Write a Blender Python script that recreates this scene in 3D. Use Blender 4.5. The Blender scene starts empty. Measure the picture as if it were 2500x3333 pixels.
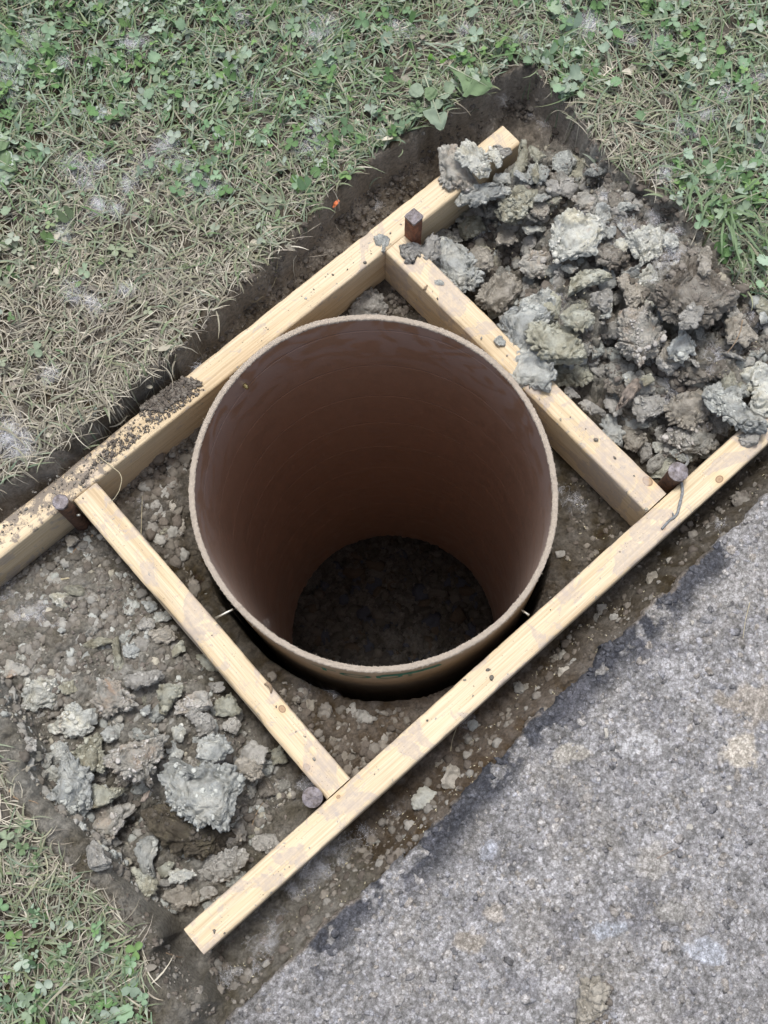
import bpy, bmesh, math, random
import numpy as np
from mathutils import Vector, Matrix
R_ = math.radians
random.seed(7)
RNG = np.random.default_rng(11)
SC = bpy.context.scene
COL = SC.collection

# ------------------------------------------------------------ camera, sky, sun, exposure
CAMP = np.array([-0.26763, -0.32204, 1.47359])
YAW, PIT, ROL, FPX = -0.72548, 0.2582, 0.0064, 3871.135
def _rx(a): c, s = math.cos(a), math.sin(a); return np.array([[1, 0, 0], [0, c, -s], [0, s, c]])
def _rz(a): c, s = math.cos(a), math.sin(a); return np.array([[c, -s, 0], [s, c, 0], [0, 0, 1.]])
CROT = _rz(YAW) @ _rx(PIT) @ _rz(ROL)
cam = bpy.data.cameras.new("camera")
camo = bpy.data.objects.new("camera", cam)
COL.objects.link(camo)
camo.matrix_world = Matrix.Translation(Vector(CAMP.tolist())) @ Matrix(CROT.tolist()).to_4x4()
cam.sensor_fit = 'VERTICAL'
cam.sensor_height = 36.0
cam.lens = FPX / 3333.0 * 36.0
cam.clip_start = 0.02
cam.clip_end = 500
SC.camera = camo
SC.view_settings.view_transform = 'Standard'
SC.view_settings.look = 'None'
SC.view_settings.exposure = 0.78
SC.cycles.diffuse_bounces = 8
SC.cycles.max_bounces = 12
SC.view_settings.gamma = 1.0

SUN_AZ, SUN_EL = R_(62), R_(73)      # azimuth measured from +x, counterclockwise
world = bpy.data.worlds.new("World")
SC.world = world
world.use_nodes = True
wn = world.node_tree.nodes; wl = world.node_tree.links
bg = wn['Background']
sky = wn.new('ShaderNodeTexSky')
sky.sky_type = 'NISHITA'; sky.sun_disc = False
sky.sun_elevation = SUN_EL
sky.sun_rotation = math.pi / 2 - SUN_AZ
sky.dust_density = 4.0; sky.air_density = 1.0; sky.ozone_density = 1.0
hs = wn.new('ShaderNodeHueSaturation'); hs.inputs['Saturation'].default_value = 0.64
wl.new(sky.outputs[0], hs.inputs['Color']); wl.new(hs.outputs[0], bg.inputs['Color'])
bg.inputs['Strength'].default_value = 0.115
sun = bpy.data.lights.new("sun", 'SUN'); sun.energy = 1.5; sun.angle = R_(16); sun.color = (1.0, 0.99, 0.97)
suno = bpy.data.objects.new("sun", sun); COL.objects.link(suno)
sd = Vector((math.cos(SUN_EL) * math.cos(SUN_AZ), math.cos(SUN_EL) * math.sin(SUN_AZ), math.sin(SUN_EL)))
suno.rotation_euler = sd.to_track_quat('Z', 'Y').to_euler()
suno.location = (0, 0, 5)

# ------------------------------------------------------------ picture <-> place helpers
K = 2500 / 1659.0
def at(px, py, z=0.0):
    """point of the place seen at (px, py) of the 1659-wide picture, on the level z"""
    u, v = px * K, py * K
    d = CROT @ np.array([(u - 1250) / FPX, -(v - 1666.5) / FPX, -1.0])
    t = (z - CAMP[2]) / d[2]
    return CAMP + d * t
def to_px(X, Y, Z):
    q = (np.stack([X, Y, Z], -1) - CAMP) @ CROT
    return (1250 + FPX * q[..., 0] / -q[..., 2]) / K, (1666.5 - FPX * q[..., 1] / -q[..., 2]) / K
def poly_at(pts, z): return np.array([at(a, b, z)[:2] for a, b in pts])

def inside(poly, x, y):
    n = len(poly); r = np.zeros(x.shape, bool); j = n - 1
    for i in range(n):
        xi, yi = poly[i]; xj, yj = poly[j]
        c = ((yi > y) != (yj > y)) & (x < (xj - xi) * (y - yi) / ((yj - yi) + 1e-30) + xi)
        r ^= c; j = i
    return r
def sdist(poly, x, y, closed=True):
    """signed distance, negative inside"""
    d = np.full(x.shape, 1e9); n = len(poly)
    for i in range(n if closed else n - 1):
        a = poly[i]; b = poly[(i + 1) % n]; e = b - a
        t = np.clip(((x - a[0]) * e[0] + (y - a[1]) * e[1]) / (e @ e + 1e-20), 0, 1)
        d = np.minimum(d, np.hypot(x - a[0] - t * e[0], y - a[1] - t * e[1]))
    return np.where(inside(poly, x, y), -d, d) if closed else d
def sstep(a, b, x):
    t = np.clip((x - a) / (b - a), 0, 1); return t * t * (3 - 2 * t)

# ------------------------------------------------------------ noise (numpy)
def _h(ix, iy, iz, seed):
    h = (ix.astype(np.int64) * 374761393 + iy.astype(np.int64) * 668265263 + iz.astype(np.int64) * 2147483647 + seed * 974634777) & 0xffffffff
    h = ((h ^ (h >> 13)) * 1274126177) & 0xffffffff
    h = ((h ^ (h >> 16)) * 2246822519) & 0xffffffff
    return (h ^ (h >> 15)) & 0xffffffff
def perlin(x, y, z=None, seed=0):
    if z is None: z = np.full(x.shape, 0.37)
    xi, yi, zi = np.floor(x), np.floor(y), np.floor(z)
    xf, yf, zf = x - xi, y - yi, z - zi
    u, v, w = [t * t * t * (t * (t * 6 - 15) + 10) for t in (xf, yf, zf)]
    out = 0
    for dx in (0, 1):
        for dy in (0, 1):
            for dz in (0, 1):
                h = _h(xi + dx, yi + dy, zi + dz, seed)
                gx = (h & 1023) / 511.5 - 1; gy = ((h >> 10) & 1023) / 511.5 - 1; gz = ((h >> 20) & 1023) / 511.5 - 1
                g = gx * (xf - dx) + gy * (yf - dy) + gz * (zf - dz)
                out = out + g * (u if dx else 1 - u) * (v if dy else 1 - v) * (w if dz else 1 - w)
    return out * 1.3
def fbm(x, y, z=None, oct=4, seed=0, gain=.5):
    o = 0; a = 1.0; f = 1.0
    for i in range(oct):
        o = o + a * perlin(x * f, y * f, None if z is None else z * f, seed + i * 17); a *= gain; f *= 2.03
    return o
def worley2(x, y, seed=0):
    xi, yi = np.floor(x), np.floor(y)
    f1 = np.full(x.shape, 9.0); f2 = f1.copy(); cid = np.zeros(x.shape)
    for dx in (-1, 0, 1):
        for dy in (-1, 0, 1):
            h = _h(xi + dx, yi + dy, np.zeros_like(xi), seed)
            px = xi + dx + (h & 0xffff) / 65535.; py = yi + dy + ((h >> 16) & 0xffff) / 65535.
            d = np.hypot(x - px, y - py)
            m = d < f1
            f2 = np.where(m, f1, np.minimum(f2, d)); cid = np.where(m, (h & 0xfff) / 4095., cid); f1 = np.where(m, d, f1)
    return f1, f2, cid
def worley3(x, y, z, seed=0):
    xi, yi, zi = np.floor(x), np.floor(y), np.floor(z)
    f1 = np.full(x.shape, 9.0)
    for dx in (-1, 0, 1):
        for dy in (-1, 0, 1):
            for dz in (-1, 0, 1):
                h = _h(xi + dx, yi + dy, zi + dz, seed)
                d = (x - xi - dx - (h & 1023) / 1023.) ** 2 + (y - yi - dy - ((h >> 10) & 1023) / 1023.) ** 2 + (z - zi - dz - ((h >> 20) & 1023) / 1023.) ** 2
                f1 = np.minimum(f1, d)
    return np.sqrt(f1)

# ------------------------------------------------------------ object helpers
def tag(o, label=None, cat=None, group=None, kind=None):
    if label: o['label'] = label
    if cat: o['category'] = cat
    if group: o['group'] = group
    if kind: o['kind'] = kind
    return o
def mesh(name, V, F, mat=None, parent=None, cols=None, smooth=True, loc=None):
    """V (n,3); F list of index arrays (m,k) with one k each"""
    me = bpy.data.meshes.new(name)
    if isinstance(F, np.ndarray): F = [F]
    F = [f for f in F if len(f)]
    V = np.asarray(V, dtype=np.float32)
    me.vertices.add(len(V)); me.vertices.foreach_set('co', V.ravel())
    nl = sum(f.size for f in F); nf = sum(len(f) for f in F)
    me.loops.add(nl); me.polygons.add(nf)
    me.loops.foreach_set('vertex_index', np.concatenate([f.ravel() for f in F]).astype(np.int32))
    tot = np.concatenate([np.full(len(f), f.shape[1]) for f in F])
    st = np.concatenate([[0], np.cumsum(tot)[:-1]])
    me.polygons.foreach_set('loop_start', st.astype(np.int32))
    me.polygons.foreach_set('use_smooth', np.full(nf, smooth))
    me.update(calc_edges=True)
    if cols is not None:
        ca = me.color_attributes.new('Col', 'FLOAT_COLOR', 'POINT')
        c4 = np.ones((len(V), 4), np.float32); c4[:, :3] = cols
        ca.data.foreach_set('color', c4.ravel())
    if mat: me.materials.append(mat)
    o = bpy.data.objects.new(name, me); COL.objects.link(o)
    if parent: o.parent = parent
    if loc is not None: o.location = loc
    return o
def empty(name, loc=(0, 0, 0)):
    o = bpy.data.objects.new(name, None); o.empty_display_size = .02; COL.objects.link(o); o.location = loc; return o
_ico = {}
def ico(s):
    if s not in _ico:
        b = bmesh.new(); bmesh.ops.create_icosphere(b, subdivisions=s, radius=1)
        b.verts.ensure_lookup_table()
        _ico[s] = (np.array([v.co[:] for v in b.verts]), np.array([[v.index for v in f.verts] for f in b.faces])); b.free()
    return _ico[s]
def tube_mesh(path, rad, n=8, seed=0):
    """swept round tube along points; returns V, [quads, end caps as tris]"""
    P = np.asarray(path, float); m = len(P)
    rad = np.broadcast_to(np.asarray(rad, float), (m,))
    T = np.gradient(P, axis=0); T /= np.linalg.norm(T, axis=1)[:, None] + 1e-12
    up = np.array([0, 0, 1.0]) if abs(T[0, 2]) < .9 else np.array([1., 0, 0])
    A = np.cross(T, up); A /= np.linalg.norm(A, axis=1)[:, None] + 1e-12
    B = np.cross(A, T)
    th = np.linspace(0, 2 * np.pi, n, endpoint=False)
    V = (P[:, None] + rad[:, None, None] * (np.cos(th)[None, :, None] * A[:, None] + np.sin(th)[None, :, None] * B[:, None])).reshape(-1, 3)
    V = np.vstack([V, P[0], P[-1]])
    i = np.arange(m - 1)[:, None] * n; j = np.arange(n)[None]
    Q = np.stack([i + j, i + (j + 1) % n, i + n + (j + 1) % n, i + n + j], -1).reshape(-1, 4)
    a = np.arange(n)
    C = np.vstack([np.stack([np.full(n, m * n), (a + 1) % n, a], 1), np.stack([np.full(n, m * n + 1), (m - 1) * n + a, (m - 1) * n + (a + 1) % n], 1)])
    return V, [Q, C]

# ------------------------------------------------------------ materials
def new_mat(name, rough=.9, spec=.3):
    m = bpy.data.materials.new(name); m.use_nodes = True
    b = m.node_tree.nodes['Principled BSDF']
    b.inputs['Roughness'].default_value = rough; b.inputs['Specular IOR Level'].default_value = spec
    return m, m.node_tree, b
def N(t, kind, **kw):
    n = t.nodes.new(kind)
    for k, v in kw.items():
        if k in n.inputs.keys(): n.inputs[k].default_value = v
        else: setattr(n, k, v)
    return n
def L(t, a, b): t.links.new(a, b)
def noise_n(t, vec, scale, detail=4, rough=.55, dist=0.0):
    n = N(t, 'ShaderNodeTexNoise', Scale=scale, Detail=detail, Roughness=rough, Distortion=dist); L(t, vec, n.inputs['Vector']); return n
def ramp(t, src, stops):
    r = t.nodes.new('ShaderNodeValToRGB'); e = r.color_ramp.elements
    while len(e) < len(stops): e.new(.5)
    for k, (p, c) in enumerate(stops):
        e[k].position = p; e[k].color = (*c, 1) if len(c) == 3 else c
    L(t, src, r.inputs[0]); return r
def mixc(t, fac, a, b, mode='MIX'):
    m = t.nodes.new('ShaderNodeMix'); m.data_type = 'RGBA'; m.blend_type = mode
    for s, k in ((fac, 0), (a, 6), (b, 7)):
        if isinstance(s, (int, float)): m.inputs[k].default_value = s
        elif isinstance(s, tuple): m.inputs[k].default_value = (*s, 1)
        else: L(t, s, m.inputs[k])
    return m.outputs[2]
def mth(t, op, a, b=None, c=None):
    m = t.nodes.new('ShaderNodeMath'); m.operation = op
    for k, s in enumerate((a, b, c)):
        if s is None: continue
        if isinstance(s, (int, float)): m.inputs[k].default_value = s
        else: L(t, s, m.inputs[k])
    return m.outputs[0]
def bump(t, b, h, dist, strength=1.0, prev=None):
    n = t.nodes.new('ShaderNodeBump'); n.inputs['Distance'].default_value = dist; n.inputs['Strength'].default_value = strength
    L(t, h, n.inputs['Height'])
    if prev: L(t, prev, n.inputs['Normal'])
    if b: L(t, n.outputs[0], b.inputs['Normal'])
    return n.outputs[0]
def geo(t): return t.nodes.new('ShaderNodeNewGeometry').outputs['Position']

def mat_vcol(name, rough=.95, spec=.15, bscale=700, bdist=.0008, var=.35, trans=0.0, vscale=260):
    m, t, b = new_mat(name, rough, spec)
    a = N(t, 'ShaderNodeAttribute', attribute_name='Col'); p = geo(t)
    n = noise_n(t, p, vscale, 6, .65)
    r = ramp(t, n.outputs[0], [(.25, (1 - var,) * 3), (.75, (1 + var,) * 3)])
    c = mixc(t, 1.0, a.outputs[0], r.outputs[0], 'MULTIPLY')
    L(t, c, b.inputs['Base Color'])
    if bdist: bump(t, b, noise_n(t, p, bscale, 5, .7).outputs[0], bdist)
    if trans:
        tr = t.nodes.new('ShaderNodeBsdfTranslucent'); L(t, c, tr.inputs[0])
        mx = t.nodes.new('ShaderNodeMixShader'); mx.inputs[0].default_value = trans
        L(t, b.outputs[0], mx.inputs[1]); L(t, tr.outputs[0], mx.inputs[2]); L(t, mx.outputs[0], t.nodes['Material Output'].inputs[0])
    return m
M = {}
M['soil'] = mat_vcol('soil', .93, .16, 330, .0060, .5, vscale=200)
def mat_asphalt():
    m, t, b = new_mat('asphalt', .92, .15)
    a = N(t, 'ShaderNodeAttribute', attribute_name='Col'); p = geo(t)
    w = noise_n(t, p, 300, 2); v = N(t, 'ShaderNodeVectorMath', operation='MULTIPLY_ADD'); L(t, w.outputs['Color'], v.inputs[0]); v.inputs[1].default_value = (.0050,) * 3; L(t, p, v.inputs[2])
    c = a.outputs[0]; hh = None
    for sc_, lo, hi in ((170, .80, 1.20), (330, .82, 1.18), (640, .88, 1.12)):
        vo = N(t, 'ShaderNodeTexVoronoi', Scale=sc_); L(t, v.outputs[0], vo.inputs['Vector'])
        sx = t.nodes.new('ShaderNodeSeparateColor'); L(t, vo.outputs['Color'], sx.inputs[0])
        c = mixc(t, 1.0, c, ramp(t, sx.outputs[0], [(.1, (lo,) * 3), (.9, (hi, hi, hi * 1.02))]).outputs[0], 'MULTIPLY')
        c = mixc(t, 1.0, c, ramp(t, vo.outputs['Distance'], [(.35, (1.04,) * 3), (.75, (.76, .75, .74))]).outputs[0], 'MULTIPLY')
        hh = vo.outputs['Distance'] if hh is None else hh
    c = mixc(t, 1.0, c, ramp(t, noise_n(t, p, 800, 4, .7).outputs[0], [(.3, (.84,) * 3), (.7, (1.16,) * 3)]).outputs[0], 'MULTIPLY')
    L(t, c, b.inputs['Base Color'])
    pv = bump(t, None, mth(t, 'MULTIPLY', hh, -1.0), .0010, .7)
    bump(t, b, noise_n(t, p, 1100, 4, .7).outputs[0], .0008, 1.0, pv); return m
M['asphalt'] = mat_asphalt()
M['crumb'] = mat_vcol('crumb', .95, .1, 1500, .0005, .25)
M['leaf'] = mat_vcol('leaf', .62, .3, 0, 0, .12, .25)
M['straw'] = mat_vcol('straw', .7, .3, 0, 0, .15, .15)

def mat_clay(name, c1, c2, c3, rust=.0, dark=.5):
    m, t, b = new_mat('clay_' + name, .93, .18)
    p = geo(t); oi = t.nodes.new('ShaderNodeObjectInfo')
    v = N(t, 'ShaderNodeVectorMath', operation='ADD'); L(t, p, v.inputs[0])
    sc = N(t, 'ShaderNodeVectorMath', operation='SCALE'); sc.inputs[0].default_value = (3.1, 7.7, 5.3); L(t, oi.outputs['Random'], sc.inputs['Scale']); L(t, sc.outputs[0], v.inputs[1])
    P = v.outputs[0]
    n1 = noise_n(t, P, 34, 5, .6, .6); n2 = noise_n(t, P, 150, 7, .72); n3 = noise_n(t, P, 22, 3, .5, 1.2)
    r = ramp(t, n1.outputs[0], [(.34, c1), (.5, c2), (.66, c3)])
    r2 = ramp(t, n2.outputs[0], [(.3, (.66, .64, .60)), (.5, (.97, .97, .96)), (.72, (1.16, 1.16, 1.15))])
    c = mixc(t, 1.0, r.outputs[0], r2.outputs[0], 'MULTIPLY')
    rm = ramp(t, n3.outputs[0], [(.70 - rust * .3, (0, 0, 0)), (.80 - rust * .25, (1, 1, 1))])
    rr = mth(t, 'MULTIPLY', rm.outputs[0], mth(t, 'MULTIPLY', n2.outputs[0], 1.25))
    c = mixc(t, mth(t, 'MULTIPLY', rr, .8), c, (.42, .24, .13))
    hv = N(t, 'ShaderNodeHueSaturation'); L(t, c, hv.inputs['Color'])
    L(t, mth(t, 'MULTIPLY_ADD', oi.outputs['Random'], .36, 1.12), hv.inputs['Value'])
    L(t, hv.outputs[0], b.inputs['Base Color'])
    pv = bump(t, None, noise_n(t, P, 230, 6, .75, .4).outputs[0], .0055, 1.0)
    bump(t, b, noise_n(t, P, 620, 5, .75).outputs[0], .0020, 1.0, pv)
    return m
M['b'] = mat_clay('bluegrey', (.34, .355, .35), (.45, .46, .435), (.53, .525, .475), .08)
M['p'] = mat_clay('pale', (.45, .46, .435), (.56, .56, .505), (.58, .55, .44), .10)
M['t'] = mat_clay('tan', (.27, .245, .205), (.37, .34, .29), (.45, .42, .37), .05)
M['o'] = mat_clay('olive', (.27, .25, .185), (.38, .37, .295), (.47, .475, .41), .05)
M['n'] = mat_clay('brown', (.155, .135, .112), (.23, .208, .178), (.32, .298, .262), .05)
M['r'] = mat_clay('rusty', (.38, .375, .345), (.44, .42, .375), (.46, .40, .335), .34)
M['d'] = mat_clay('dark', (.085, .072, .055), (.13, .112, .085), (.20, .175, .12), .08)
M['s'] = mat_clay('dust', (.29, .28, .255), (.39, .375, .345), (.47, .455, .42), .02)

# ------------------------------------------------------------ the lie of the land
TCX, TCY, ZR, ZB = 0.0, 0.0, 0.020, -1.192
def R_tube(th): return .2353 + .0030 * np.cos(2 * (th - R_(85))) + .0008 * np.sin(5 * th + 1)
Z_LAWN, Z_PIT, Z_ASPH = 0.030, -0.090, -0.006
lipA = [(-60, 1085), (0, 1048), (60, 1018), (120, 985), (185, 940), (250, 890), (300, 852), (352, 812), (385, 765), (425, 705), (468, 668), (505, 618), (560, 590), (600, 548), (648, 500), (690, 452), (730, 405), (770, 365), (830, 320), (880, 288), (940, 252), (985, 222), (1040, 190), (1075, 160), (1110, 142), (1150, 152), (1185, 185), (1225, 235), (1258, 285), (1290, 330), (1330, 365), (1375, 390), (1420, 415), (1468, 448), (1505, 500), (1545, 545), (1585, 600), (1625, 640), (1700, 690)]
LA = poly_at(lipA, Z_LAWN)
def extend(a, b, d):
    v = a - b; return a + v / np.linalg.norm(v) * d
LA = np.vstack([extend(LA[0], LA[6], 40), LA, extend(LA[-1], LA[-6], 40), [[40, 40]]])
lipB = [(-80, 1440), (0, 1545), (28, 1610), (55, 1690), (110, 1760), (190, 1835), (255, 1908), (305, 1985), (345, 2050), (392, 2108), (440, 2165), (478, 2212), (520, 2300)]
LB = poly_at(lipB, Z_LAWN)
LB = np.vstack([extend(LB[0], LB[3], 40), LB, extend(LB[-1], LB[-4], 40), [[-60, -40]]])
grB = [(-80, 1560), (0, 1650), (20, 1715), (70, 1775), (105, 1835), (150, 1872), (215, 1925), (262, 1985), (292, 2040), (312, 2100), (318, 2160), (340, 2300)]
GB = poly_at(grB, Z_LAWN)
GB = np.vstack([extend(GB[0], GB[2], 40), GB, extend(GB[-1], GB[-4], 40), [[-60, -40]]])
edgeAs = [(1760, 985), (1659, 1066), (1626, 1095), (1599, 1125), (1554, 1160), (1520, 1200), (1479, 1235), (1452, 1268), (1419, 1290), (1395, 1320), (1359, 1365), (1330, 1378), (1299, 1390), (1290, 1412), (1279, 1435), (1250, 1462), (1229, 1475), (1190, 1520), (1149, 1555), (1109, 1600), (1069, 1645), (1029, 1691), (980, 1738), (929, 1791), (880, 1840), (829, 1890), (775, 1930), (725, 1973), (675, 2025), (625, 2078), (565, 2133), (500, 2193), (440, 2260)]
AS = poly_at(edgeAs, Z_ASPH)
AS = np.vstack([extend(AS[0], AS[6], 40), AS, extend(AS[-1], AS[-6], 40), [[0, -80]]])
# piles of dug clay: (picture x, y, radius m, height)
moundR = [(1290, 560, .12, .075), (1150, 420, .09, .070), (1440, 640, .13, .085), (1500, 760, .13, .07), (1230, 700, .10, .075), (1600, 800, .12, .075), (1400, 800, .10, .045), (1330, 460, .09, .06), (1590, 690, .10, .08), (1700, 800, .15, .08), (1530, 640, .10, .08)]
moundL = [(330, 1560, .16, .035), (430, 1660, .10, .03), (150, 1450, .16, .022), (200, 1640, .12, .035), (60, 1550, .15, .02), (380, 1830, .10, .02)]
yB, OF, AF = .24436, -.25453, .00405
_mR = [(at(a, b, -.05)[:2], r, h) for a, b, r, h in moundR]
_mL = [(at(a, b, -.07)[:2], r, h) for a, b, r, h in moundL]
def base_height(x, y):
    th = np.arctan2(y - TCY, x - TCX); r = np.hypot(x - TCX, y - TCY)
    wob = .010 * fbm(x * 22, y * 22, oct=3, seed=3)
    wob2 = .0065 * perlin(x * 62, y * 62, seed=13) + .0014 * perlin(x * 140, y * 140, seed=14)
    dA = sdist(LA, x, y) + wob + wob2; dB = sdist(LB, x, y) + wob; dC = sdist(AS, x, y)
    h = np.full(x.shape, Z_PIT) + .004 * perlin(x * 18, y * 18, seed=5)
    inR = sstep(.262, .300, x + .0 * y)             # outside the right cross board
    inL = sstep(-.285, -.325, x)
    mR = 0.; mL = 0.
    for c, rr, hh in _mR: mR = np.maximum(mR, hh * sstep(1.0, .25, np.hypot(x - c[0], y - c[1]) / rr))
    for c, rr, hh in _mL: mL = np.maximum(mL, hh * sstep(1.0, .2, np.hypot(x - c[0], y - c[1]) / rr))
    gate = sstep(yB + .02, yB - .02, y) * sstep(OF + .0, OF + .04, y)
    h = h + (mR + .012 * np.clip(np.asarray(mR) / .05, 0, 1)) * inR * sstep(.32, .22, y) * sstep(OF - .005, OF + .04, y) + (mL + .012) * inL * sstep(yB + .0, yB - .02, y) * sstep(OF - .2, OF + .0, y)
    wA = .050 + .012 * perlin(x * 9, y * 9, seed=9)
    tA = np.clip(dA / wA, 0, 1)
    kA = 1 - np.clip(.45 * sstep(0, .16, tA) + .55 * tA, 0, 1)
    h = h + (Z_LAWN + .004 * perlin(x * 6, y * 6, seed=2) - h) * kA
    tB = np.clip(dB / .020, 0, 1); kB = 1 - sstep(0, 1, tB)
    h = h + (Z_LAWN - .012 * sstep(-.10, .0, dB) - h) * kB * sstep(.02, .08, dC + .05)
    kC = 1 - sstep(.002, .040 + .02 * np.abs(perlin(x * 14, y * 14, seed=77)), dC)
    h = h + (Z_ASPH - .022 - h) * kC
    spill = sstep(.10, .0, np.hypot((x + .315) * .7, y - .29))     # earth fallen onto the back board here
    cap = Z_PIT + .012 + sstep(.287, .312, y) * .2 + .0 * x + .082 * spill * sstep(.262, .285, y)
    near_b = (x < .50) & (y > yB - .01)
    h = np.where(near_b, np.minimum(h, cap), h)
    yf = OF + AF * x
    capF = Z_PIT + .016 + sstep(.012, .035, yf - .038 - y) * .2 + sstep(.0, .02, y - yf) * .2 + sstep(-.535, -.60, x) * .2
    h = np.where((x > -.66) & (y < yf + .03), np.minimum(h, capF), h)
    # the bored hole round the tube
    gap = .0015 + .017 * np.clip(np.cos(th + R_(116)), 0, 1) ** 2.2 + .004 * (perlin(np.cos(th) * 5, np.sin(th) * 5, seed=8) + .5)
    rh = R_tube(th) + np.maximum(gap, .0015)
    h = h - .010 * sstep(rh + .05, rh, r)
    k = sstep(rh + .003, rh - .002, r)
    h = h * (1 - k) + (ZB) * k
    return h, dA, dB, dC, k, r, rh
def H0(x, y):
    x = np.atleast_1d(np.float64(x)); y = np.atleast_1d(np.float64(y)); return base_height(x, y)[0]
def on_ground(px, py, lift=0.0):
    z = -.05
    for _ in range(7):
        p = at(px, py, z + lift); z = .5 * z + .5 * float(H0(p[0], p[1])[0])
    return at(px, py, z + lift), z

# grid: fine where the photograph looks, ever coarser out to the horizon
CEN = at(829.5, 1106, 0)[:2]
UX = np.array([math.cos(YAW), math.sin(YAW)]); VX = np.array([-math.sin(YAW), math.cos(YAW)])
def axis(a, b, st, far, g=1.13):
    mid = np.arange(a, b + st / 2, st); out = []; s = st; p = b
    while p < far: s *= g; p += s; out.append(p)
    out2 = []; s = st; p = a
    while p > -far: s *= g; p -= s; out2.append(p)
    return np.concatenate([out2[::-1], mid, out])
def grid(us, vs):
    U, Vv = np.meshgrid(us, vs); x = CEN[0] + U * UX[0] + Vv * VX[0]; y = CEN[1] + U * UX[1] + Vv * VX[1]
    nu, nv = len(us), len(vs)
    i = np.arange(nv - 1)[:, None] * nu + np.arange(nu - 1)[None]
    return x.ravel(), y.ravel(), np.stack([i, i + 1, i + nu + 1, i + nu], -1).reshape(-1, 4)
gx, gy, gq = grid(axis(-.66, .66, .0022, 30), axis(-.86, .86, .0022, 30))
gh, dA, dB, dC, kh, gr, grh = base_height(gx, gy)
ppx, ppy = to_px(gx, gy, gh)
SHX, SHY = .0216 * np.clip(ZR - gh, 0, 2) * kh, -.02393 * np.clip(ZR - gh, 0, 2) * kh
near = (np.abs(gx) < 1.3) & (np.abs(gy) < 1.3)
# crumbly detail
f1, f2, c1 = worley2(gx / .013, gy / .013, 4); g1, g2, c2 = worley2(gx / .0062, gy / .0062, 14)
cob = np.sqrt(np.clip(1 - (f1 / .62) ** 2, 0, 1)) * .0045 * (.3 + c1) + np.sqrt(np.clip(1 - (g1 / .62) ** 2, 0, 1)) * .0022 * (.3 + c2)
fb = fbm(gx * 45, gy * 45, oct=5, seed=31, gain=.58)
rid = 1 - np.abs(fbm(gx * 30, gy * 30, oct=4, seed=51, gain=.6)) * 2
lawn_m = np.maximum(sstep(.004, -.004, dA), sstep(.004, -.004, sdist(GB, gx, gy)))
bankm = sstep(-.01, .0, dA) * sstep(.085, .05, dA)
hole = kh
mask_c = (1 - lawn_m) * (1 - hole) * (1 - .75 * bankm) * sstep(.35, .6, fbm(gx * 7, gy * 7, oct=2, seed=91) * .5 + .62)
det = cob * (.25 + mask_c) + .0038 * fb * (1 - hole) + bankm * (.006 * fbm(gx * 28, gy * 28, gh * 30, oct=4, seed=61) - .0045 * sstep(.72, 1.0, rid))
hm = np.zeros(gx.shape)
for c_, rr_, hh_ in _mR: hm = np.maximum(hm, sstep(1.05, .7, np.hypot(gx - c_[0], gy - c_[1]) / rr_) * sstep(.262, .285, gx) * sstep(OF, OF + .02, gy) * sstep(.30, .24, gy))
hmL = np.zeros(gx.shape)
for c_, rr_, hh_ in _mL: hmL = np.maximum(hmL, sstep(1.05, .6, np.hypot(gx - c_[0], gy - c_[1]) / rr_) * sstep(-.30, -.32, gx) * sstep(OF - .04, OF + .01, gy) * sstep(yB, yB - .02, gy))
hm = hm * (1 - lawn_m); hmL = hmL * (1 - lawn_m)
wx, wy = gx + .012 * perlin(gx * 30, gy * 30, seed=161), gy + .012 * perlin(gx * 30, gy * 30, seed=162)
torn = .016 * (.5 - np.abs(fbm(wx * 24, wy * 24, oct=3, seed=163)) * 1.6) + .007 * perlin(wx * 75, wy * 75, seed=164) + .006 * (.5 - worley2(wx / .011, wy / .011, 165)[0]) + .0035 * (.5 - worley2(wx / .0055, wy / .0055, 166)[0])
det = det + torn * (hm * 1.7 + hmL * .7)
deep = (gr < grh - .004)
det = np.where(deep, .016 * np.sqrt(np.clip(1 - (worley2(gx / .05, gy / .05, 6)[0] / .7) ** 2, 0, 1)) + .012 * fb + cob * 2, det)
gz = gh + det * np.where(near, 1, .0)
def C(*a): return np.array(a)
n1 = fbm(gx * 12, gy * 12, oct=4, seed=71)[:, None]; n2 = fbm(gx * 60, gy * 60, oct=3, seed=72)[:, None]
col = C(.114, .099, .078) + n1 * .035 + n2 * .02
red = sstep(.35, .0, np.hypot(gx + .12, gy + .30))[:, None]
col = col + (C(.150, .108, .078) - col) * red * .5
greyL = (sstep(-.29, -.34, gx) * sstep(-.05, .1, gy + n1[:, 0] * .1))[:, None] * .0 + sstep(-.29, -.33, gx)[:, None]
col = col + (C(.165, .151, .124) + n1 * .05 + n2 * .03 - col) * greyL
bk = bankm[:, None]
col = col + (C(.31, .272, .225) + n1 * .09 - col) * bk
lm = lawn_m[:, None]
col = col + (C(.125, .108, .085) + n1 * .05 + n2 * .03 - col) * lm
cn = fbm(gx * 22, gy * 22, oct=4, seed=171, gain=.6)[:, None]; cn2 = fbm(gx * 70, gy * 70, oct=3, seed=172)[:, None]
clayc = C(.30, .285, .245) + cn * C(.10, .11, .11) + cn2 * .05
col = col + (clayc - col) * (hm * .9 + hmL * .45)[:, None]
far = sstep(.9, 1.15, np.hypot(gx, gy))[:, None]
col = col + (C(.17, .185, .115) + n2 * .06 - col) * far * lm
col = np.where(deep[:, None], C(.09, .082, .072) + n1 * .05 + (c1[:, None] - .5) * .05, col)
f1c = (c1[:, None] - .5) * .05 * mask_c[:, None]
crk = 1 - np.abs(fbm(gx * 38, gy * 38, oct=3, seed=141)) * 9
gz = gz - np.where(near, .0035 * np.clip(crk, 0, 1) * (1 - hole), 0)
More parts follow.
